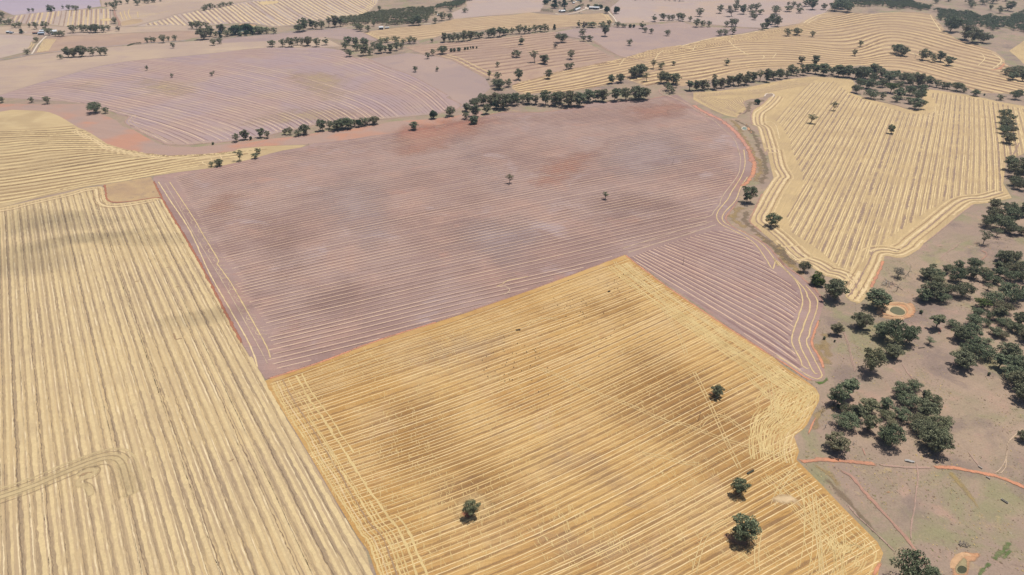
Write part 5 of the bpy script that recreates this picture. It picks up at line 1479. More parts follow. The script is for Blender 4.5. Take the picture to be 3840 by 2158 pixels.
grove('at the left tip of the brown striped paddock', 'A3 1305,892,78,112,s 1388,844,88,104 1535,817,154,114,gw1', seed=66)
grove('in the front wood below the tan stubble', 'A3 65,747,114,98 85,682,124,108 220,692,124,104 240,767,124,94 375,722,124,124 330,847,134,154 440,832,114,94 500,742,114,94 600,802,114,124 610,692,124,94 690,642,104,64 740,797,114,114 830,772,104,124 820,662,124,94 900,747,74,94 660,792,74,84 130,857,108,108,s', seed=67)
grove('between the front wood and the tan stubble belt', 'A3 940,672,94,78 1040,662,114,104 1110,662,84,94', seed=68)
grove('in the row at the top of the lilac paddock', 'A2 1540,707,104,98,s 1690,707,94,104 1825,707,124,118 1915,687,94,114 1985,684,84,98 2085,694,114,124 2205,707,104,118 2350,697,84,118,t2', seed=69)
grove('by the pale track junction', 'A4 1065,547,108,98,gr2 1085,637,88,114 1178,622,104,98,s', seed=70)

# upper right country
grove('in the upper middle grey paddock along the pink track', 'A4 1018,432,64,114 1085,442,88,94,p 1210,417,134,84,s 1355,407,104,74,s 1460,402,74,88 1400,557,104,154,t1 1425,440,110,60,s', seed=71)
grove('strung out right of the gravel lane', 'A4 1590,412,94,68 1680,417,74,54,s 1782,421,42,40,b 1835,419,37,32,b 1968,434,88,88,t1 2005,492,74,68 2105,522,58,98,s 2335,542,84,78', seed=72)
grove('along the paddock line right of the machinery shed', 'A4 2155,337,78,104 2280,317,94,118 2360,317,64,74 2412,312,74,78 2510,302,84,94 2565,330,90,120 | A5 105,322,64,64 258,252,108,108', seed=73)
grove('in the double clump beside the tan paddock top', 'A5 200,412,104,108 290,407,84,84 400,407,78,78 665,407,78,74 740,402,94,104 795,402,84,104', seed=74)
grove('at the bend of the tan paddock edge track', 'A5 545,542,104,94 635,527,134,78,gw2 750,522,98,114', seed=75)
grove('in the clump on the tan paddock shoulder', 'A5 1200,452,88,94 1265,432,114,134 1350,372,124,124 1430,402,114,124', seed=76)
grove('in the low pair on the upper tan paddock', 'A5 1575,542,124,104,gw1 1720,532,144,98,gw3', seed=77)
grove('scattered on the grey country above the tan paddock', 'A5 555,207,98,114 705,172,64,78 735,252,144,94,p 795,172,98,104 815,77,68,68 910,217,114,118 1020,172,94,88 1110,167,114,94 1050,257,94,78 1070,302,74,84,s 1170,217,84,74,s 1410,212,124,88 1395,152,94,54', seed=78)
grove('scattered left of the dark upper wood', 'A5 1590,97,48,58 1605,177,104,88,s 1670,107,68,68 1745,132,84,64 1765,197,84,78,s 1840,97,88,84 1905,97,88,84 1955,157,124,154 2118,152,78,98,s 2290,167,154,114 2400,132,144,134 2480,182,154,114', seed=79)
grove('in the broken row crossing the tan paddock', 'A6 640,812,154,124,gw1 740,842,134,124 930,867,84,84,d1 1040,907,144,134 1190,937,114,104 1310,957,124,174 1440,987,134,114', seed=80)
grove('at the head of the treeline against tan paddock', 'A5 1800,982,104,144 1990,985,164,144', seed=81)
grove('in front of the dark upper right wood', 'A6 1460,482,204,184 1680,602,184,184 1790,652,204,184 1950,647,184,124', seed=82)
grove('at the far right below the tan paddock tip', 'A6 2290,1132,120,80 2440,1142,204,114 2400,1202,154,94 2550,1232,104,154', seed=83)
grove('on the pale field beyond the dark upper right wood', 'A6 1240,52,94,54 1430,27,84,29 1740,77,114,84 1790,122,94,74 1950,72,124,74 2100,52,154,54 2065,152,64,68 2200,202,104,88 2325,167,134,124 2290,22,90,40', seed=84)

# upper left country and homesteads
grove('along the far fence of the lavender fallow', 'A1 445,187,44,54 505,184,42,52 737,162,54,78 783,142,46,54 830,167,44,72 757,177,64,38,b 960,132,38,48 1042,157,64,70 1100,137,48,44 1150,154,94,48 1362,150,54,54', seed=91)
grove('along the top edge beyond the striped paddock', 'A1 1610,104,46,54 1662,94,42,52 1725,160,94,114 1770,77,74,64 1838,70,52,66 1932,60,54,64 2040,47,54,54 2085,82,74,64 2115,37,54,44 2190,47,68,54 2245,52,64,58 2300,42,54,48 2335,40,54,48 2425,24,44,28', seed=92)
grove('on the rise at the far left edge', 'A1 40,270,88,78 25,367,64,78 80,370,64,54 163,370,94,70 225,420,88,54 308,422,78,78 453,417,48,58 555,439,84,92 703,444,108,104', seed=93)
grove('about the left homestead', 'A1 328,507,64,58,c 680,482,70,50 740,532,100,88 845,552,70,54 935,552,104,74 885,550,64,54 775,480,60,30', seed=94)
grove('in the short belt beyond the brown fallow', 'A1 1105,497,114,104 1235,487,114,94 1330,487,94,98 1375,492,84,84 1450,492,114,114 1570,489,104,94 1640,462,64,68', seed=95)
grove('in the belt below the grey road', 'A1 918,895,78,60 1035,867,114,128 1130,864,114,118 1240,862,134,154 1410,847,108,118 1515,837,94,108 1595,834,98,108', seed=96)
grove('on the roadside by the brown fallow', 'A1 2225,657,64,88 2285,647,64,88 2325,647,64,84 2465,650,104,104 2545,627,54,74 | A2 75,620,68,78 40,737,58,94,s 650,687,94,84 738,662,88,74', seed=97)
grove('below the white ruled paddock', 'A2 330,437,88,94 400,447,94,114 465,447,94,114 540,437,84,84 595,462,64,64 500,602,154,154,gr2 600,552,124,114 695,572,64,104 757,582,58,88,c 780,502,114,114 860,552,114,84', seed=98)
grove('along the road in front of the blue dam', 'A2 985,527,164,74,ob1 1150,507,164,78,ob1 1240,532,78,114,c 1320,512,154,84,gw2 1390,507,54,94,c 1445,512,114,84 1560,512,98,78 1050,547,64,44,b 1145,542,64,54,b 1355,522,54,44,b', seed=99)
grove('on the bank above the white ruled paddock', 'A2 500,162,74,48 545,147,84,64 605,140,78,78 665,122,44,34 745,117,74,48 800,102,68,58 850,92,48,34 910,82,74,38', seed=100)
grove('at the near end of the long dark belt', 'A2 1935,487,134,98 2010,467,144,154 2140,457,114,158 2200,442,84,94 2280,442,104,114 2385,432,114,154 2480,422,134,168 2560,412,104,134', seed=101)
grove('in front of the long dark belt', 'A3 230,447,104,84 285,472,104,98 400,487,78,88 490,402,60,74 580,167,58,68 1065,402,94,134 1170,387,114,134 1410,357,74,74 1515,312,104,114 1625,300,84,84 1645,172,84,64 1430,222,48,44 1275,332,94,74', seed=102)
grove('round the upper farmyard', 'A4 505,67,74,48,b 640,132,104,124,c 720,92,54,74 790,102,94,98,c 1190,27,54,28 1150,107,44,28,b 1335,132,64,40,b 1430,202,68,70,ob1 1575,210,80,74,ob1 900,22,114,34 1030,47,64,48 1265,112,60,30,b', seed=103)


keep_largest(296)

# hedges of the farmyard
def hedge(label, path, w, h):
    p = resample(unproject(smooth(px(path), 5)), 2.2)
    a = Acc()
    rng = np.random.default_rng(5)
    o = p.mean(0)
    for q in p:
        for k in (0.3, .75):
            leaf_clump(a, (q[0] - o[0] + rng.normal() * .3, q[1] - o[1] + rng.normal() * .3, h * k), w * .62, 46, rng, .9, .8)
    ob = a.build('hedge', [LEAF_DARK])
    ob.location = (o[0], o[1], float(hgt(*o)) + .2)
    tag(ob, label, 'hedge', 'farmyard hedges')


hedge('curved dark hedge behind the white farmyard shed', 'A4 790,150 800,185 860,188 940,165 1010,125 1080,105', 7, 9)
hedge('straight dark hedge at the end of the tan stubble', 'A4 440,172 520,182 615,190', 6, 9)
hedge('low dark scrub hedge along the grey road', 'A1 1930,698 2000,676 2060,668 2125,662', 4, 3)


# ---- far woods that read as one mass
def wood(name, label, poly, spacing, wpx, seed, hm=(11, 16)):
    rng = np.random.default_rng(seed)
    W = unproject(px(poly))
    lo, hi = W.min(0), W.max(0)
    n = int((hi[0] - lo[0]) * (hi[1] - lo[1]) / spacing ** 2)
    q = np.stack([rng.uniform(lo[0], hi[0], n), rng.uniform(lo[1], hi[1], n)], 1)
    q = q[inside(q, W)]
    keep = []
    for p in q:
        if all((p[0] - k[0]) ** 2 + (p[1] - k[1]) ** 2 > (spacing * .62) ** 2 for k in keep):
            keep.append(p)
    low = []
    for s in range(6):
        low.append(gum_proto(900 + s, W=13 + s, H=13, clumps=13, dens=34, crown_lo=.28, leaf=1.5, limbs=4))
    a = Acc()
    for p in keep:
        t, c, w_, h_ = low[rng.integers(6)]
        k = rng.uniform(.75, 1.15)
        ang = rng.uniform(0, 6.28)
        ca, sa = math.cos(ang) * k, math.sin(ang) * k
        z0 = float(hgt(*p)) + .2
        for acc, mi in ((t, 0), (c, 1)):
            v = np.vstack(acc.v)
            vv = np.column_stack([p[0] + v[:, 0] * ca - v[:, 1] * sa, p[1] + v[:, 0] * sa + v[:, 1] * ca, z0 + v[:, 2] * k * rng.uniform(.9, 1.1)])
            a.v.append(vv)
            nn = a.n
            a.f += [[i + nn for i in f_] for f_ in acc.f]
            a.m += [mi] * len(acc.f)
            a.n += len(vv)
    tag(a.build(name, [BARK, LEAF[0]]), label, 'woodland', None, 'stuff')


wood('woodland', 'long dark gum belt crossing the far middle country', 'A3 0,385 250,375 480,360 700,385 900,375 1150,350 1290,290 1380,230 1400,170 1380,140 1150,150 1000,150 850,180 620,190 430,220 250,275 120,285 0,275', 9.5, 0, 1)
wood('woodland', 'dark gum belt running up to the top edge from the long belt', 'A3 1420,150 1600,120 1750,120 1850,80 1880,20 2020,10 2000,-40 1800,-30 1700,50 1560,80 1430,110', 9.5, 0, 2)
wood('woodland', 'dark wood filling the upper right corner', 'A6 1180,170 1290,190 1260,300 1370,340 1420,440 1600,430 1900,400 2100,470 2250,430 2574,500 2900,500 2900,230 2574,200 2300,290 2150,290 2050,240 1900,280 1750,210 1500,190 1350,170', 10, 0, 3)
wood('woodland', 'dark wood strip above the wide tan paddock at top right', 'A5 2280,120 2574,110 | A6 60,100 200,110 430,95 560,130 700,150 850,130 1000,165 1150,160 1170,130 1000,90 900,50 850,10 400,-10 0,-20 | A5 2300,20', 10, 0, 4)
wood('woodland', 'scattered far trees along the top edge right of the farmyard', 'A4 1830,15 2050,5 2400,20 2574,30 2574,-10 2200,-20 1830,-25', 17, 0, 5)
# ------------------------------------------------------------------ sheds, houses, poles, troughs, stock
WALL_W = plain_mat('white_sheet_wall', A(228, 226, 224), .6, .06, .5)
ROOF_W = plain_mat('zinc_roof', A(226, 230, 236), .5, .06, .4, .35)
ROOF_B = plain_mat('blue_grey_roof', A(176, 190, 210), .5, .08, .4, .3)
ROOF_R = plain_mat('brown_roof', A(150, 116, 104), .7, .1, .4)
DARKIN = plain_mat('bay_shade_and_door', (.03, .03, .035), .9, .1, .5)  # near black: shade inside open bays given as colour; doors share it
GLASS = plain_mat('dark_window', (.04, .05, .06), .2, .1, .5, .5)
TIMBER = plain_mat('weathered_post', (.13, .11, .10), .9, .2, .8)
CONC = plain_mat('concrete', A(196, 188, 180), .9, .1, .8)
RUST = plain_mat('dark_steel', (.06, .05, .05), .6, .2, .8)


def box(a, x0, x1, y0, y1, z0, z1, m=0):
    a.add([(x0, y0, z0), (x1, y0, z0), (x1, y1, z0), (x0, y1, z0), (x0, y0, z1), (x1, y0, z1), (x1, y1, z1), (x0, y1, z1)],
          [(0, 3, 2, 1), (4, 5, 6, 7), (0, 1, 5, 4), (1, 2, 6, 5), (2, 3, 7, 6), (3, 0, 4, 7)], m)


def shed(name, label, cat, p, q, depth, wall, pitch, wm, rm, opening=0, windows=0, chimney=False, veranda=False, group='farm buildings'):
    """gabled building: p,q photo points of its front foot, left to right; depth and heights in metres"""
    a, b = unproject(px('S %f,%f %f,%f' % (*p, *q)))
    L = float(np.hypot(*(b - a)))
    ang = math.atan2(b[1] - a[1], b[0] - a[0])
    root = bpy.data.objects.new(name, None)
    COL.objects.link(root)
    c = (a + b) / 2
    root.location = (c[0], c[1], float(hgt(*c)) + 1.2)
    root.rotation_euler = (0, 0, ang)
    tag(root, label, cat, group)
    h = L / 2
    w = Acc()
    rz = wall + pitch
    # shell with gable ends
    w.add([(-h, 0, -1), (h, 0, -1), (h, depth, -1), (-h, depth, -1), (-h, 0, wall), (h, 0, wall), (h, depth, wall), (-h, depth, wall), (-h, depth / 2, rz), (h, depth / 2, rz)],
          [(0, 1, 5, 4), (1, 2, 6, 9, 5), (2, 3, 7, 6), (3, 0, 4, 8, 7)], 0)
    w.build('wall', [wm], root)
    r = Acc()
    e = .6
    k = pitch / (depth / 2)
    t = .18
    for s in (0, 1):
        y0, y1 = (-e, depth / 2) if s == 0 else (depth + e, depth / 2)
        z0, z1 = wall - e * k + .06, rz + .06
        r.add([(-h - e, y0, z0), (h + e, y0, z0), (h + e, y1, z1), (-h - e, y1, z1), (-h - e, y0, z0 + t), (h + e, y0, z0 + t), (h + e, y1, z1 + t), (-h - e, y1, z1 + t)],
              [(0, 1, 2, 3), (4, 7, 6, 5), (0, 4, 5, 1), (1, 5, 6, 2), (2, 6, 7, 3), (3, 7, 4, 0)], 0)
    r.build('roof', [rm], root)
    if opening:
        bay = L / opening
        for i in range(opening):
            d = Acc()
            box(d, -h + bay * (i + .08), -h + bay * (i + .92), -.05, .02, 0, wall * .86)
            d.build('bay', [DARKIN], root)  # dark panel on the solid front, painted for the shade within
    for i in range(windows):
        d = Acc()
        x = -h + L * (i + .5) / windows
        box(d, x - .8, x + .8, -.06, .02, 1.0, 2.2)
        d.build('window', [GLASS], root)
    if windows:
        d = Acc()
        x = -h + L * .5 / windows + L / windows / 2
        box(d, x - .5, x + .5, -.06, .02, 0, 2.1)
        d.build('door', [DARKIN], root)
    if chimney:
        d = Acc()
        box(d, h * .3, h * .3 + .9, depth * .55, depth * .55 + .9, wall, rz + 1.4)
        d.build('chimney', [ROOF_R], root)
    if veranda:
        d = Acc()
        d.add([(-h - .3, -3, wall - .9), (h + .3, -3, wall - .9), (h + .3, -.65, wall - .45), (-h - .3, -.65, wall - .45)], [(0, 1, 2, 3)])
        d.build('veranda', [rm], root)
        for i in range(4):
            d = Acc()
            x = -h + L * i / 3
            box(d, x - .08, x + .08, -2.9, -2.74, -.8, wall - .92)
            d.build('post', [WALL_W], root)
    return root


def P(tile, *xy):
    t = TILE[tile]
    return [(t[0] + a / t[2], t[1] + b / t[2]) for a, b in xy]


shed('shed', 'long open fronted machinery shed with pale roof on white gravel', 'shed', *P('A4', (1160, 146), (1310, 150)), 16, 6.2, 2.2, WALL_W, ROOF_W, opening=6)
shed('shed', 'long white shed standing aslant in front of the curved hedge', 'shed', *P('A4', (966, 174), (1036, 150)), 9, 5.0, 1.6, WALL_W, ROOF_W)
shed('shed', 'white twin shed at the round end of the gravel yard', 'shed', *P('A4', (702, 188), (742, 192)), 12, 4.2, 2.0, WALL_W, ROOF_W, opening=2)
shed('shed', 'taller white shed beside the twin shed on the gravel yard', 'shed', *P('A4', (746, 196), (804, 192)), 12, 4.6, 2.4, WALL_W, ROOF_W, opening=1)
shed('house', 'small cream house among the conifers of the upper farmyard', 'house', *P('A4', (925, 60), (948, 58)), 8, 3.0, 2.0, WALL_W, ROOF_W, windows=2, chimney=True)
shed('house', 'white farmhouse at the top edge behind the curved hedge', 'house', *P('A4', (965, 18), (1040, 20)), 12, 3.2, 2.6, WALL_W, ROOF_B, windows=4, chimney=True, veranda=True)
shed('shed', 'white shed at the top edge left of the conifers', 'shed', *P('A4', (545, 22), (592, 22)), 11, 4.4, 1.8, WALL_W, ROOF_W, opening=2)
shed('shed', 'white gabled shed standing below the long dark belt', 'shed', *P('A3', (570, 452), (632, 450)), 14, 5.6, 2.6, WALL_W, ROOF_W, opening=2)
shed('shed', 'low white lean shelter beside the gabled shed below the dark belt', 'shed', *P('A3', (664, 438), (722, 434)), 7, 2.8, .9, WALL_W, ROOF_W, opening=3)
shed('house', 'small white cottage at the end of the long dark belt', 'house', *P('A3', (1448, 246), (1478, 246)), 8, 3.0, 1.8, WALL_W, ROOF_W, windows=2)
shed('house', 'white house at the top edge beside the rising dark belt', 'house', *P('A3', (1688, 12), (1726, 12)), 9, 3.2, 1.8, WALL_W, ROOF_W, windows=3)
shed('shed', 'brown roofed shed at the left homestead', 'shed', *P('A1', (492, 520), (566, 518)), 8, 3.2, 1.4, WALL_W, ROOF_R, opening=3)
shed('shed', 'long blue grey roofed shed at the head of the left driveway', 'shed', *P('A1', (578, 534), (668, 530)), 14, 4.4, 2.0, WALL_W, ROOF_B, opening=4)
shed('shed', 'white roofed shed behind the blue grey one at the left homestead', 'shed', *P('A1', (596, 496), (672, 494)), 12, 4.0, 2.0, WALL_W, ROOF_W)
shed('house', 'white homestead under dark trees at the left driveway end', 'house', *P('A1', (766, 500), (860, 494)), 14, 3.4, 2.8, WALL_W, ROOF_W, windows=4, chimney=True, veranda=True)
shed('shed', 'small white outbuilding below the left homestead', 'shed', *P('A1', (778, 534), (812, 532)), 8, 3.2, 1.4, WALL_W, ROOF_W, opening=1)
shed('shed', 'white shed at the far left end of the cream pad', 'shed', *P('A1', (96, 508), (140, 508)), 9, 4.0, 1.6, WALL_W, ROOF_W, opening=2)
shed('shed', 'low grey shed on the cream pad beside the far left shed', 'shed', *P('A1', (146, 512), (190, 512)), 7, 3.0, 1.0, WALL_W, ROOF_B, opening=2)
shed('house', 'white house hidden among the trees in front of the blue dam', 'house', *P('A2', (716, 508), (768, 506)), 12, 3.6, 2.6, WALL_W, ROOF_W, windows=3, chimney=True)

# power poles crossing the mauve and golden paddocks
for i, (tl, x, y, h, lab) in enumerate((('y5', 420, 336, 9.0, 'timber power pole leaning a little in the golden stubble'), ('y6', 197, 1390, 9.5, 'timber power pole in the corner of the mauve paddock worked crosswise'),
                                        ('y6', 70, 186, 10, 'timber power pole in the right half of the mauve paddock rows'), ('z3', 2155, 550, 10, 'timber power pole at the top corner of the mauve paddock'))):
    g = unproject(P(tl, (x, y))[0])[0]
    a = Acc()
    tube(a, [(0, 0, -.5), (0, 0, h)], [.22, .15], 0, 8)
    root = bpy.data.objects.new('power_pole', None)
    COL.objects.link(root)
    root.location = (g[0], g[1], float(hgt(*g)) + .3)
    root.rotation_euler = (.02, .05 if i == 0 else .01, .4)
    tag(root, lab, 'power pole', 'power poles across the paddocks')
    a.build('pole', [TIMBER], root)
    b = Acc()
    box(b, -1.1, 1.1, -.26, -.14, h - .75, h - .6)
    b.build('crossarm', [TIMBER], root)
    for x_ in (-.95, 0.0, .95):
        c = Acc()
        tube(c, [(x_, -.2, h - .62 if x_ else h - .62), (x_, -.2, h - .35)], [.06, .05], 0, 6)
        c.build('insulator', [CONC], root)


def small(name, label, cat, p, build, rz=0.0, group=None, lift=.35):
    g = unproject(p)[0]
    a, mats = build()
    o = a.build(name, mats)
    o.location = (g[0], g[1], float(hgt(*g)) + lift)
    o.rotation_euler = (0, 0, rz)
    tag(o, label, cat, group)
    return o


def trough(L=7, W=1.6, H=.9, m=None, wet=W_DARK):
    def f():
        a = Acc()
        box(a, -L / 2, L / 2, -W / 2, -W / 2 + .2, 0, H)
        box(a, -L / 2, L / 2, W / 2 - .2, W / 2, 0, H)
        box(a, -L / 2, -L / 2 + .2, -W / 2 + .2, W / 2 - .2, 0, H)
        box(a, L / 2 - .2, L / 2, -W / 2 + .2, W / 2 - .2, 0, H)
        box(a, -L / 2 + .2, L / 2 - .2, -W / 2 + .2, W / 2 - .2, 0.05, H * .7, 1)
        return a, [m or CONC, wet]
    return f


small('water_trough', 'long steel water trough on an orange scrape in the golden stubble', 'trough', P('y5', (790, 713))[0], trough(7, 1.4, .9, RUST), .55)
small('water_trough', 'concrete water trough ringed by green grass in the lower right pasture', 'trough', P('zG', (1955, 660))[0], trough(5, 1.2, .8), -1.0)
small('feed_trough', 'long dark sheep feeder in the golden stubble', 'trough', P('y4', (1195, 748))[0], trough(5, 1.0, .8, RUST), .1)
small('feed_trough', 'dark round sheep feeder near the golden paddock apex', 'trough', P('y4', (1945, 430))[0], trough(3, 1.2, .9, RUST), .4)


def pipe(L, r, m):
    def f():
        a = Acc()
        k = 12
        V, F = [], []
        for x in (-L / 2, L / 2):
            for R_ in (r, r * .78):
                V += [(x, R_ * math.cos(2 * math.pi * j / k), r + R_ * math.sin(2 * math.pi * j / k)) for j in range(k)]
        for j in range(k):
            n = (j + 1) % k
            F += [(j, n, 2 * k + n, 2 * k + j), (k + j, 3 * k + j, 3 * k + n, k + n), (j, k + j, k + n, n), (2 * k + j, 2 * k + n, 3 * k + n, 3 * k + j)]
        a.add(V, F)
        return a, [m]
    return f


small('culvert_pipe', 'grey concrete pipe lying above the orange track', 'pipe', P('zG', (1696, 300))[0], pipe(3.2, .42, CONC), -1.1)
small('culvert_pipe', 'grey concrete pipe lying below the orange track', 'pipe', P('zG', (1780, 410))[0], pipe(3.2, .42, CONC), -1.0)


def heap(n, s, mats, seed):
    def f():
        rng = np.random.default_rng(seed)
        a = Acc()
        for i in range(n):
            x, y = rng.normal(size=2) * s * .35
            l = rng.uniform(.5, 1.2) * s * .4
            an = rng.uniform(0, 3.1)
            dx, dy = math.cos(an) * l, math.sin(an) * l
            tube(a, [(x - dx, y - dy, .15 + rng.uniform(0, .5)), (x + dx, y + dy, .2 + rng.uniform(0, .6))], [.22, .16], int(rng.integers(len(mats))), 5)
        return a, mats
    return f


def log():
    a = Acc()
    tube(a, [(-3.5, 0, .3), (0, .1, .35), (3.5, .3, .3)], [.4, .34, .22], 0, 7)
    return a, [TIMBER]


small('log_pile', 'heap of bleached fallen timber above the oval dam', 'log pile', P('zA', (2230, 860))[0], heap(26, 11, [DEADWOOD, TIMBER], 3), 0)
small('log_pile', 'grey timber heap near the dark pool at bottom right', 'log pile', P('zG', (1505, 1110))[0], heap(16, 5, [TIMBER, plain_mat('grey_timber', A(150, 138, 126), .9, .2, .8)], 4), 0)
small('fallen_log', 'bleached log lying in the clearing of the right hand wood', 'log', P('zD', (600, 805))[0], log, .1)
small('sheet_iron', 'crumpled silver roofing iron above the orange track', 'scrap iron', P('zG', (940, 232))[0], lambda: (lambda a: (a.add([(-3.5, -1.2, .2), (-1, -1.4, .9), (1.4, -1.0, .3), (3.8, -.6, .8), (-3.3, 1.0, .3), (-.9, 1.2, .7), (1.5, 1.3, .4), (3.6, 1.2, .5)], [(0, 1, 5, 4), (1, 2, 6, 5), (2, 3, 7, 6)]), (a, [plain_mat('old_iron', A(176, 172, 170), .6, .2, .8)]))[1])(Acc()), -.4)


# a white farm utility parked on the tan paddock, another by the yard
def ute(label, p, rz, m, group='parked farm vehicles'):
    g = unproject(p)[0]
    root = bpy.data.objects.new('parked_ute', None)
    COL.objects.link(root)
    root.location = (g[0], g[1], float(hgt(*g)) + 1.0)
    root.rotation_euler = (0, 0, rz)
    root.scale = (1.25, 1.25, 1.25)
    tag(root, label, 'utility vehicle', group)
    a = Acc()
    pts = [(-2.6, .5), (-2.6, 1.05), (-.5, 1.1), (-.45, 1.75), (.75, 1.75), (1.35, 1.12), (2.5, 1.0), (2.6, .5)]
    V = [(x, -.9, z) for x, z in pts] + [(x, .9, z) for x, z in pts]
    n = len(pts)
    a.add(V, [tuple(range(n)), tuple(range(2 * n - 1, n - 1, -1))] + [(i, n + i, n + (i + 1) % n, (i + 1) % n) for i in range(n)])
    a.build('body', [m], root)
    b = Acc()
    b.add([(.8, -.8, 1.70), (.8, .8, 1.70), (1.36, .8, 1.16), (1.36, -.8, 1.16)], [(0, 3, 2, 1)])
    for s in (-.915, .915):
        b.add([(-.35, s, 1.15), (.95, s, 1.15), (.65, s, 1.65), (-.35, s, 1.65)], [(0, 1, 2, 3)])
    b.build('window', [GLASS], root)
    for x in (-1.6, 1.6):
        for s in (-.8, .8):
            c = Acc()
            tube(c, [(x, s - .14, .4), (x, s + .14, .4)], [.42, .42], 0, 12)
            c.build('wheel', [RUST], root)


ute('white utility parked on the worn junction of the tan paddock', P('A5', (738, 566))[0], .5, WALL_W)
ute('dark utility parked at the edge of the upper gravel yard', P('A4', (1015, 205))[0], .3, plain_mat('dark_paint', (.05, .06, .08), .4, .1, .5, .4))
ute('small white vehicle parked beside the dark one below the gravel yard', P('A4', (1048, 212))[0], 1.0, WALL_W)

# dark sheep grazing the golden stubble
FLEECE = plain_mat('dark_fleece', (.07, .058, .05), .95, .3, 3)
sh = Acc()
ring = []
for i, (x, r, z) in enumerate(((-.62, .12, .66), (-.5, .27, .64), (-.2, .34, .62), (.15, .33, .62), (.42, .26, .66), (.56, .15, .74), (.72, .12, .62), (.88, .09, .40), (.95, .04, .32))):
    ring.append([(x, r * math.cos(2 * math.pi * j / 8) * .85, z + r * math.sin(2 * math.pi * j / 8)) for j in range(8)])
Vv = [v for r in ring for v in r]
sh.add(Vv, [(i * 8 + j, i * 8 + (j + 1) % 8, (i + 1) * 8 + (j + 1) % 8, (i + 1) * 8 + j) for i in range(len(ring) - 1) for j in range(8)] + [tuple(range(7, -1, -1)), tuple(range(64, 72))])
for x in (-.38, .32):
    for s in (-.15, .15):
        tube(sh, [(x, s, .5), (x + .03, s, .26), (x, s, 0)], [.085, .055, .045], 0, 5)
for s in (-.1, .1):
    tube(sh, [(.74, s * .8, .66), (.72, s * 2.2, .64)], [.035, .02], 0, 4)
SHEEP = sh.mesh('sheep_body', [FLEECE])
spots = '1262,778 1342,773 1078,800 1085,815 1120,795 1080,850 1190,860 1250,878 1376,862 1075,912 1080,925 990,935 980,872 935,965 900,998 1150,940 1180,943 1245,940 1265,925 1268,935 1318,910 1330,915 1338,900 1340,930 1350,932 1365,970 1340,980 1105,993 1163,1013 1100,1015 1063,1037 1090,1037 1158,1055 1296,1042 1438,1060 935,1060 915,1080 1005,1090 1225,1083 1080,1117 1120,1115 1085,1170 1125,1158 1148,1160 1308,1163 945,1133 1363,1257 1445,1283 1522,545 1595,545 1580,570 1628,552 1645,497 1730,497 1720,512 1763,545 1755,530 1680,600 1710,598 1728,600 1733,610 1730,620 1700,632 1650,655 1690,670 1698,690 1728,690 1740,640 1758,640 1803,698 1850,687 1590,635 1565,678 1545,710 1590,747 1678,755 1990,335 1988,352 1930,370 1935,385 2018,365 1990,405 1970,455 2018,408 2030,430 2030,315 2065,290 2120,390 2115,440 2160,415 2205,390 2250,370 2235,340 2080,495 2110,500 2060,520 2010,462 1862,965 1825,887 1960,795 1895,815 1920,818 1880,828 2150,560 2250,600 2200,580 2065,710 1910,738 1990,745 1900,610 1855,330 1610,340 1490,485 1405,568'
for w in spots.split():
    x, y = map(float, w.split(','))
    g = unproject(P('y4', (x, y))[0])[0]
    o = bpy.data.objects.new('sheep', SHEEP)
    COL.objects.link(o)
    o.location = (g[0], g[1], float(hgt(*g)) + .3)
    o.rotation_euler = (0, 0, random.uniform(0, 6.28))
    k = random.uniform(.7, .95)
    o.scale = (k, k, k)
    tag(o, 'small dark sheep grazing out in the golden stubble', 'sheep', 'flock of dark sheep in the golden stubble')
# ------------------------------------------------------------------ camera, sun, sky, air
cam = bpy.data.cameras.new('camera')
co = bpy.data.objects.new('camera', cam)
COL.objects.link(co)
co.location = (0, 0, CAM_H)
co.rotation_euler = (math.pi / 2 - PITCH, 0, 0)
cam.sensor_width = 36.0
cam.lens = 36.0 * FPX / 3840.0
cam.clip_start = 1.0
cam.clip_end = 40000.0
SC.camera = co

SUN_EL, SUN_AZ = R(71), R(45)       # azimuth clockwise from straight ahead
sd = Vector((math.sin(SUN_AZ) * math.cos(SUN_EL), math.cos(SUN_AZ) * math.cos(SUN_EL), math.sin(SUN_EL)))
sl = bpy.data.lights.new('sun', 'SUN')
sl.energy = 4.5
sl.angle = R(.53)
sl.color = (1.0, .94, .84)
so = bpy.data.objects.new('sun', sl)
COL.objects.link(so)
so.location = (0, 0, 900)
so.rotation_euler = (-sd).to_track_quat('-Z', 'Y').to_euler()

wd = bpy.data.worlds.new('World')
SC.world = wd
wd.use_nodes = True
nt = wd.node_tree
sky = nt.nodes.new('ShaderNodeTexSky')
sky.sky_type = 'NISHITA'
sky.sun_disc = False
sky.sun_elevation = SUN_EL
sky.sun_rotation = SUN_AZ
sky.dust_density = 2.0
bg = nt.nodes['Background']
bg.inputs['Strength'].default_value = .06
nt.links.new(sky.outputs[0], bg.inputs['Color'])

hz = Acc()
box(hz, -9500, 9500, -2000, 14500, -40, CAM_H + 25)
hm = bpy.data.materials.new('haze_air')
hm.use_nodes = True
hn = hm.node_tree
hn.nodes.remove(hn.nodes['Principled BSDF'])
pv = hn.nodes.new('ShaderNodeVolumePrincipled')
pv.inputs['Color'].default_value = (.55, .72, 1.0, 1)
pv.inputs['Density'].default_value = HAZE
pv.inputs['Anisotropy'].default_value = .2
hn.links.new(pv.outputs[0], hn.nodes['Material Output'].inputs['Volume'])
ho = hz.build('haze', [hm])
tag(ho, 'thin bluish summer haze over the far paddocks', 'haze', None, 'stuff')

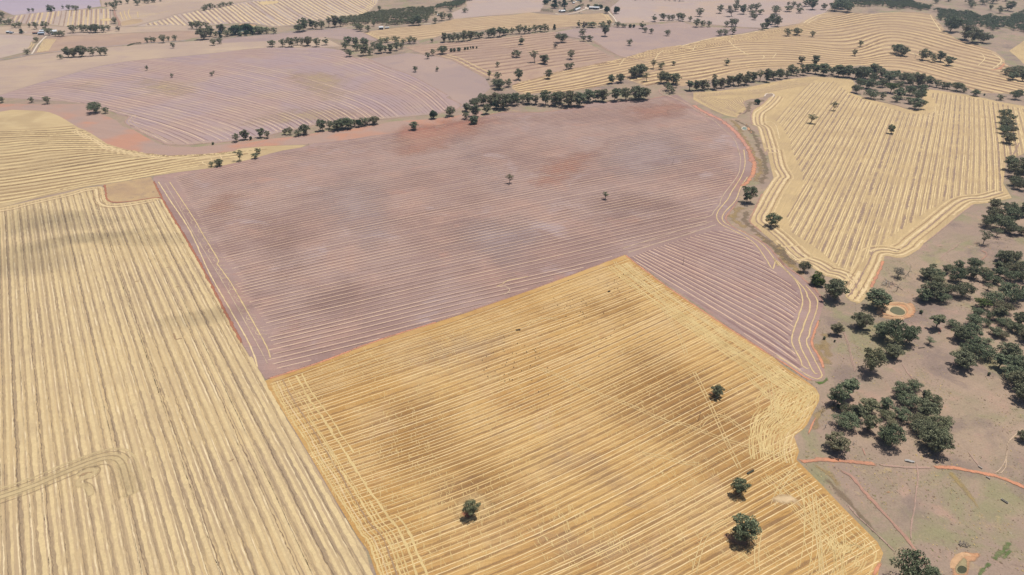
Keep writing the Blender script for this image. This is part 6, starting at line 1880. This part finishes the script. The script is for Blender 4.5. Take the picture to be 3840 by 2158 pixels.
# thin clouds high above the left paddock, whose soft shadows fall across its stubble
cm = bpy.data.materials.new('cloud_vapour')
cm.use_nodes = True
cn = cm.node_tree
cn.nodes.remove(cn.nodes['Principled BSDF'])
cv = cn.nodes.new('ShaderNodeVolumePrincipled')
cv.inputs['Color'].default_value = (.95, .95, .97, 1)
cv.inputs['Density'].default_value = .0030
cn.links.new(cv.outputs[0], cn.nodes['Material Output'].inputs['Volume'])
for i, (s_, L, W_) in enumerate((('y1 560,370', 70, 34), ('y1 700,510', 95, 18), ('y1 1120,505', 115, 18), ('y1 110,720', 80, 50), ('y1 1780,1190', 60, 18), ('y1 330,330', 60, 36))):
    g = unproject(px(s_))[0]
    up = 900.0
    q = Vector((g[0], g[1], 0)) + sd * (up / sd.z)
    a = Acc()
    rng = np.random.default_rng(70 + i)
    nu, nv = 18, 10
    ph = rng.uniform(0, 6, 6)
    V = []
    for v in range(1, nv):
        for u in range(nu):
            al, be = 2 * math.pi * u / nu, math.pi * v / nv
            d = Vector((math.cos(al) * math.sin(be), math.sin(al) * math.sin(be), math.cos(be)))
            r = 1 + .16 * math.sin(3 * al + ph[0]) + .12 * math.sin(5 * al + 2 * be + ph[1]) + .1 * math.sin(4 * be + ph[2])
            V.append((d.x * L * r, d.y * W_ * r, d.z * 45 * (.9 + .2 * r)))
    V += [(0, 0, 50), (0, 0, -50)]
    F = [(v * nu + u, (v + 1) * nu + u, (v + 1) * nu + (u + 1) % nu, v * nu + (u + 1) % nu) for v in range(nv - 2) for u in range(nu)]
    n_ = (nv - 1) * nu
    F += [(n_, u, (u + 1) % nu) for u in range(nu)] + [(n_ + 1, (nv - 2) * nu + (u + 1) % nu, (nv - 2) * nu + u) for u in range(nu)]
    a.add(V, F)
    o = a.build('cloud', [cm])
    o.location = q
    o.rotation_euler = (0, 0, (.15, .35, -.05, .2, .3, .1, .2)[i])
    tag(o, 'thin summer cloud drifting high above the pale stubble', 'cloud', 'thin clouds', 'stuff')

SC.view_settings.view_transform = 'Standard'
SC.view_settings.look = 'None'
SC.view_settings.exposure = 0.17
SC.view_settings.gamma = 1.0
SC.render.engine = 'CYCLES'
SC.cycles.max_bounces = 4
SC.cycles.diffuse_bounces = 2
SC.cycles.glossy_bounces = 2
SC.cycles.transparent_max_bounces = 10
SC.cycles.volume_bounces = 0
SC.cycles.filter_width = 1.5
SC.cycles.use_denoising = True
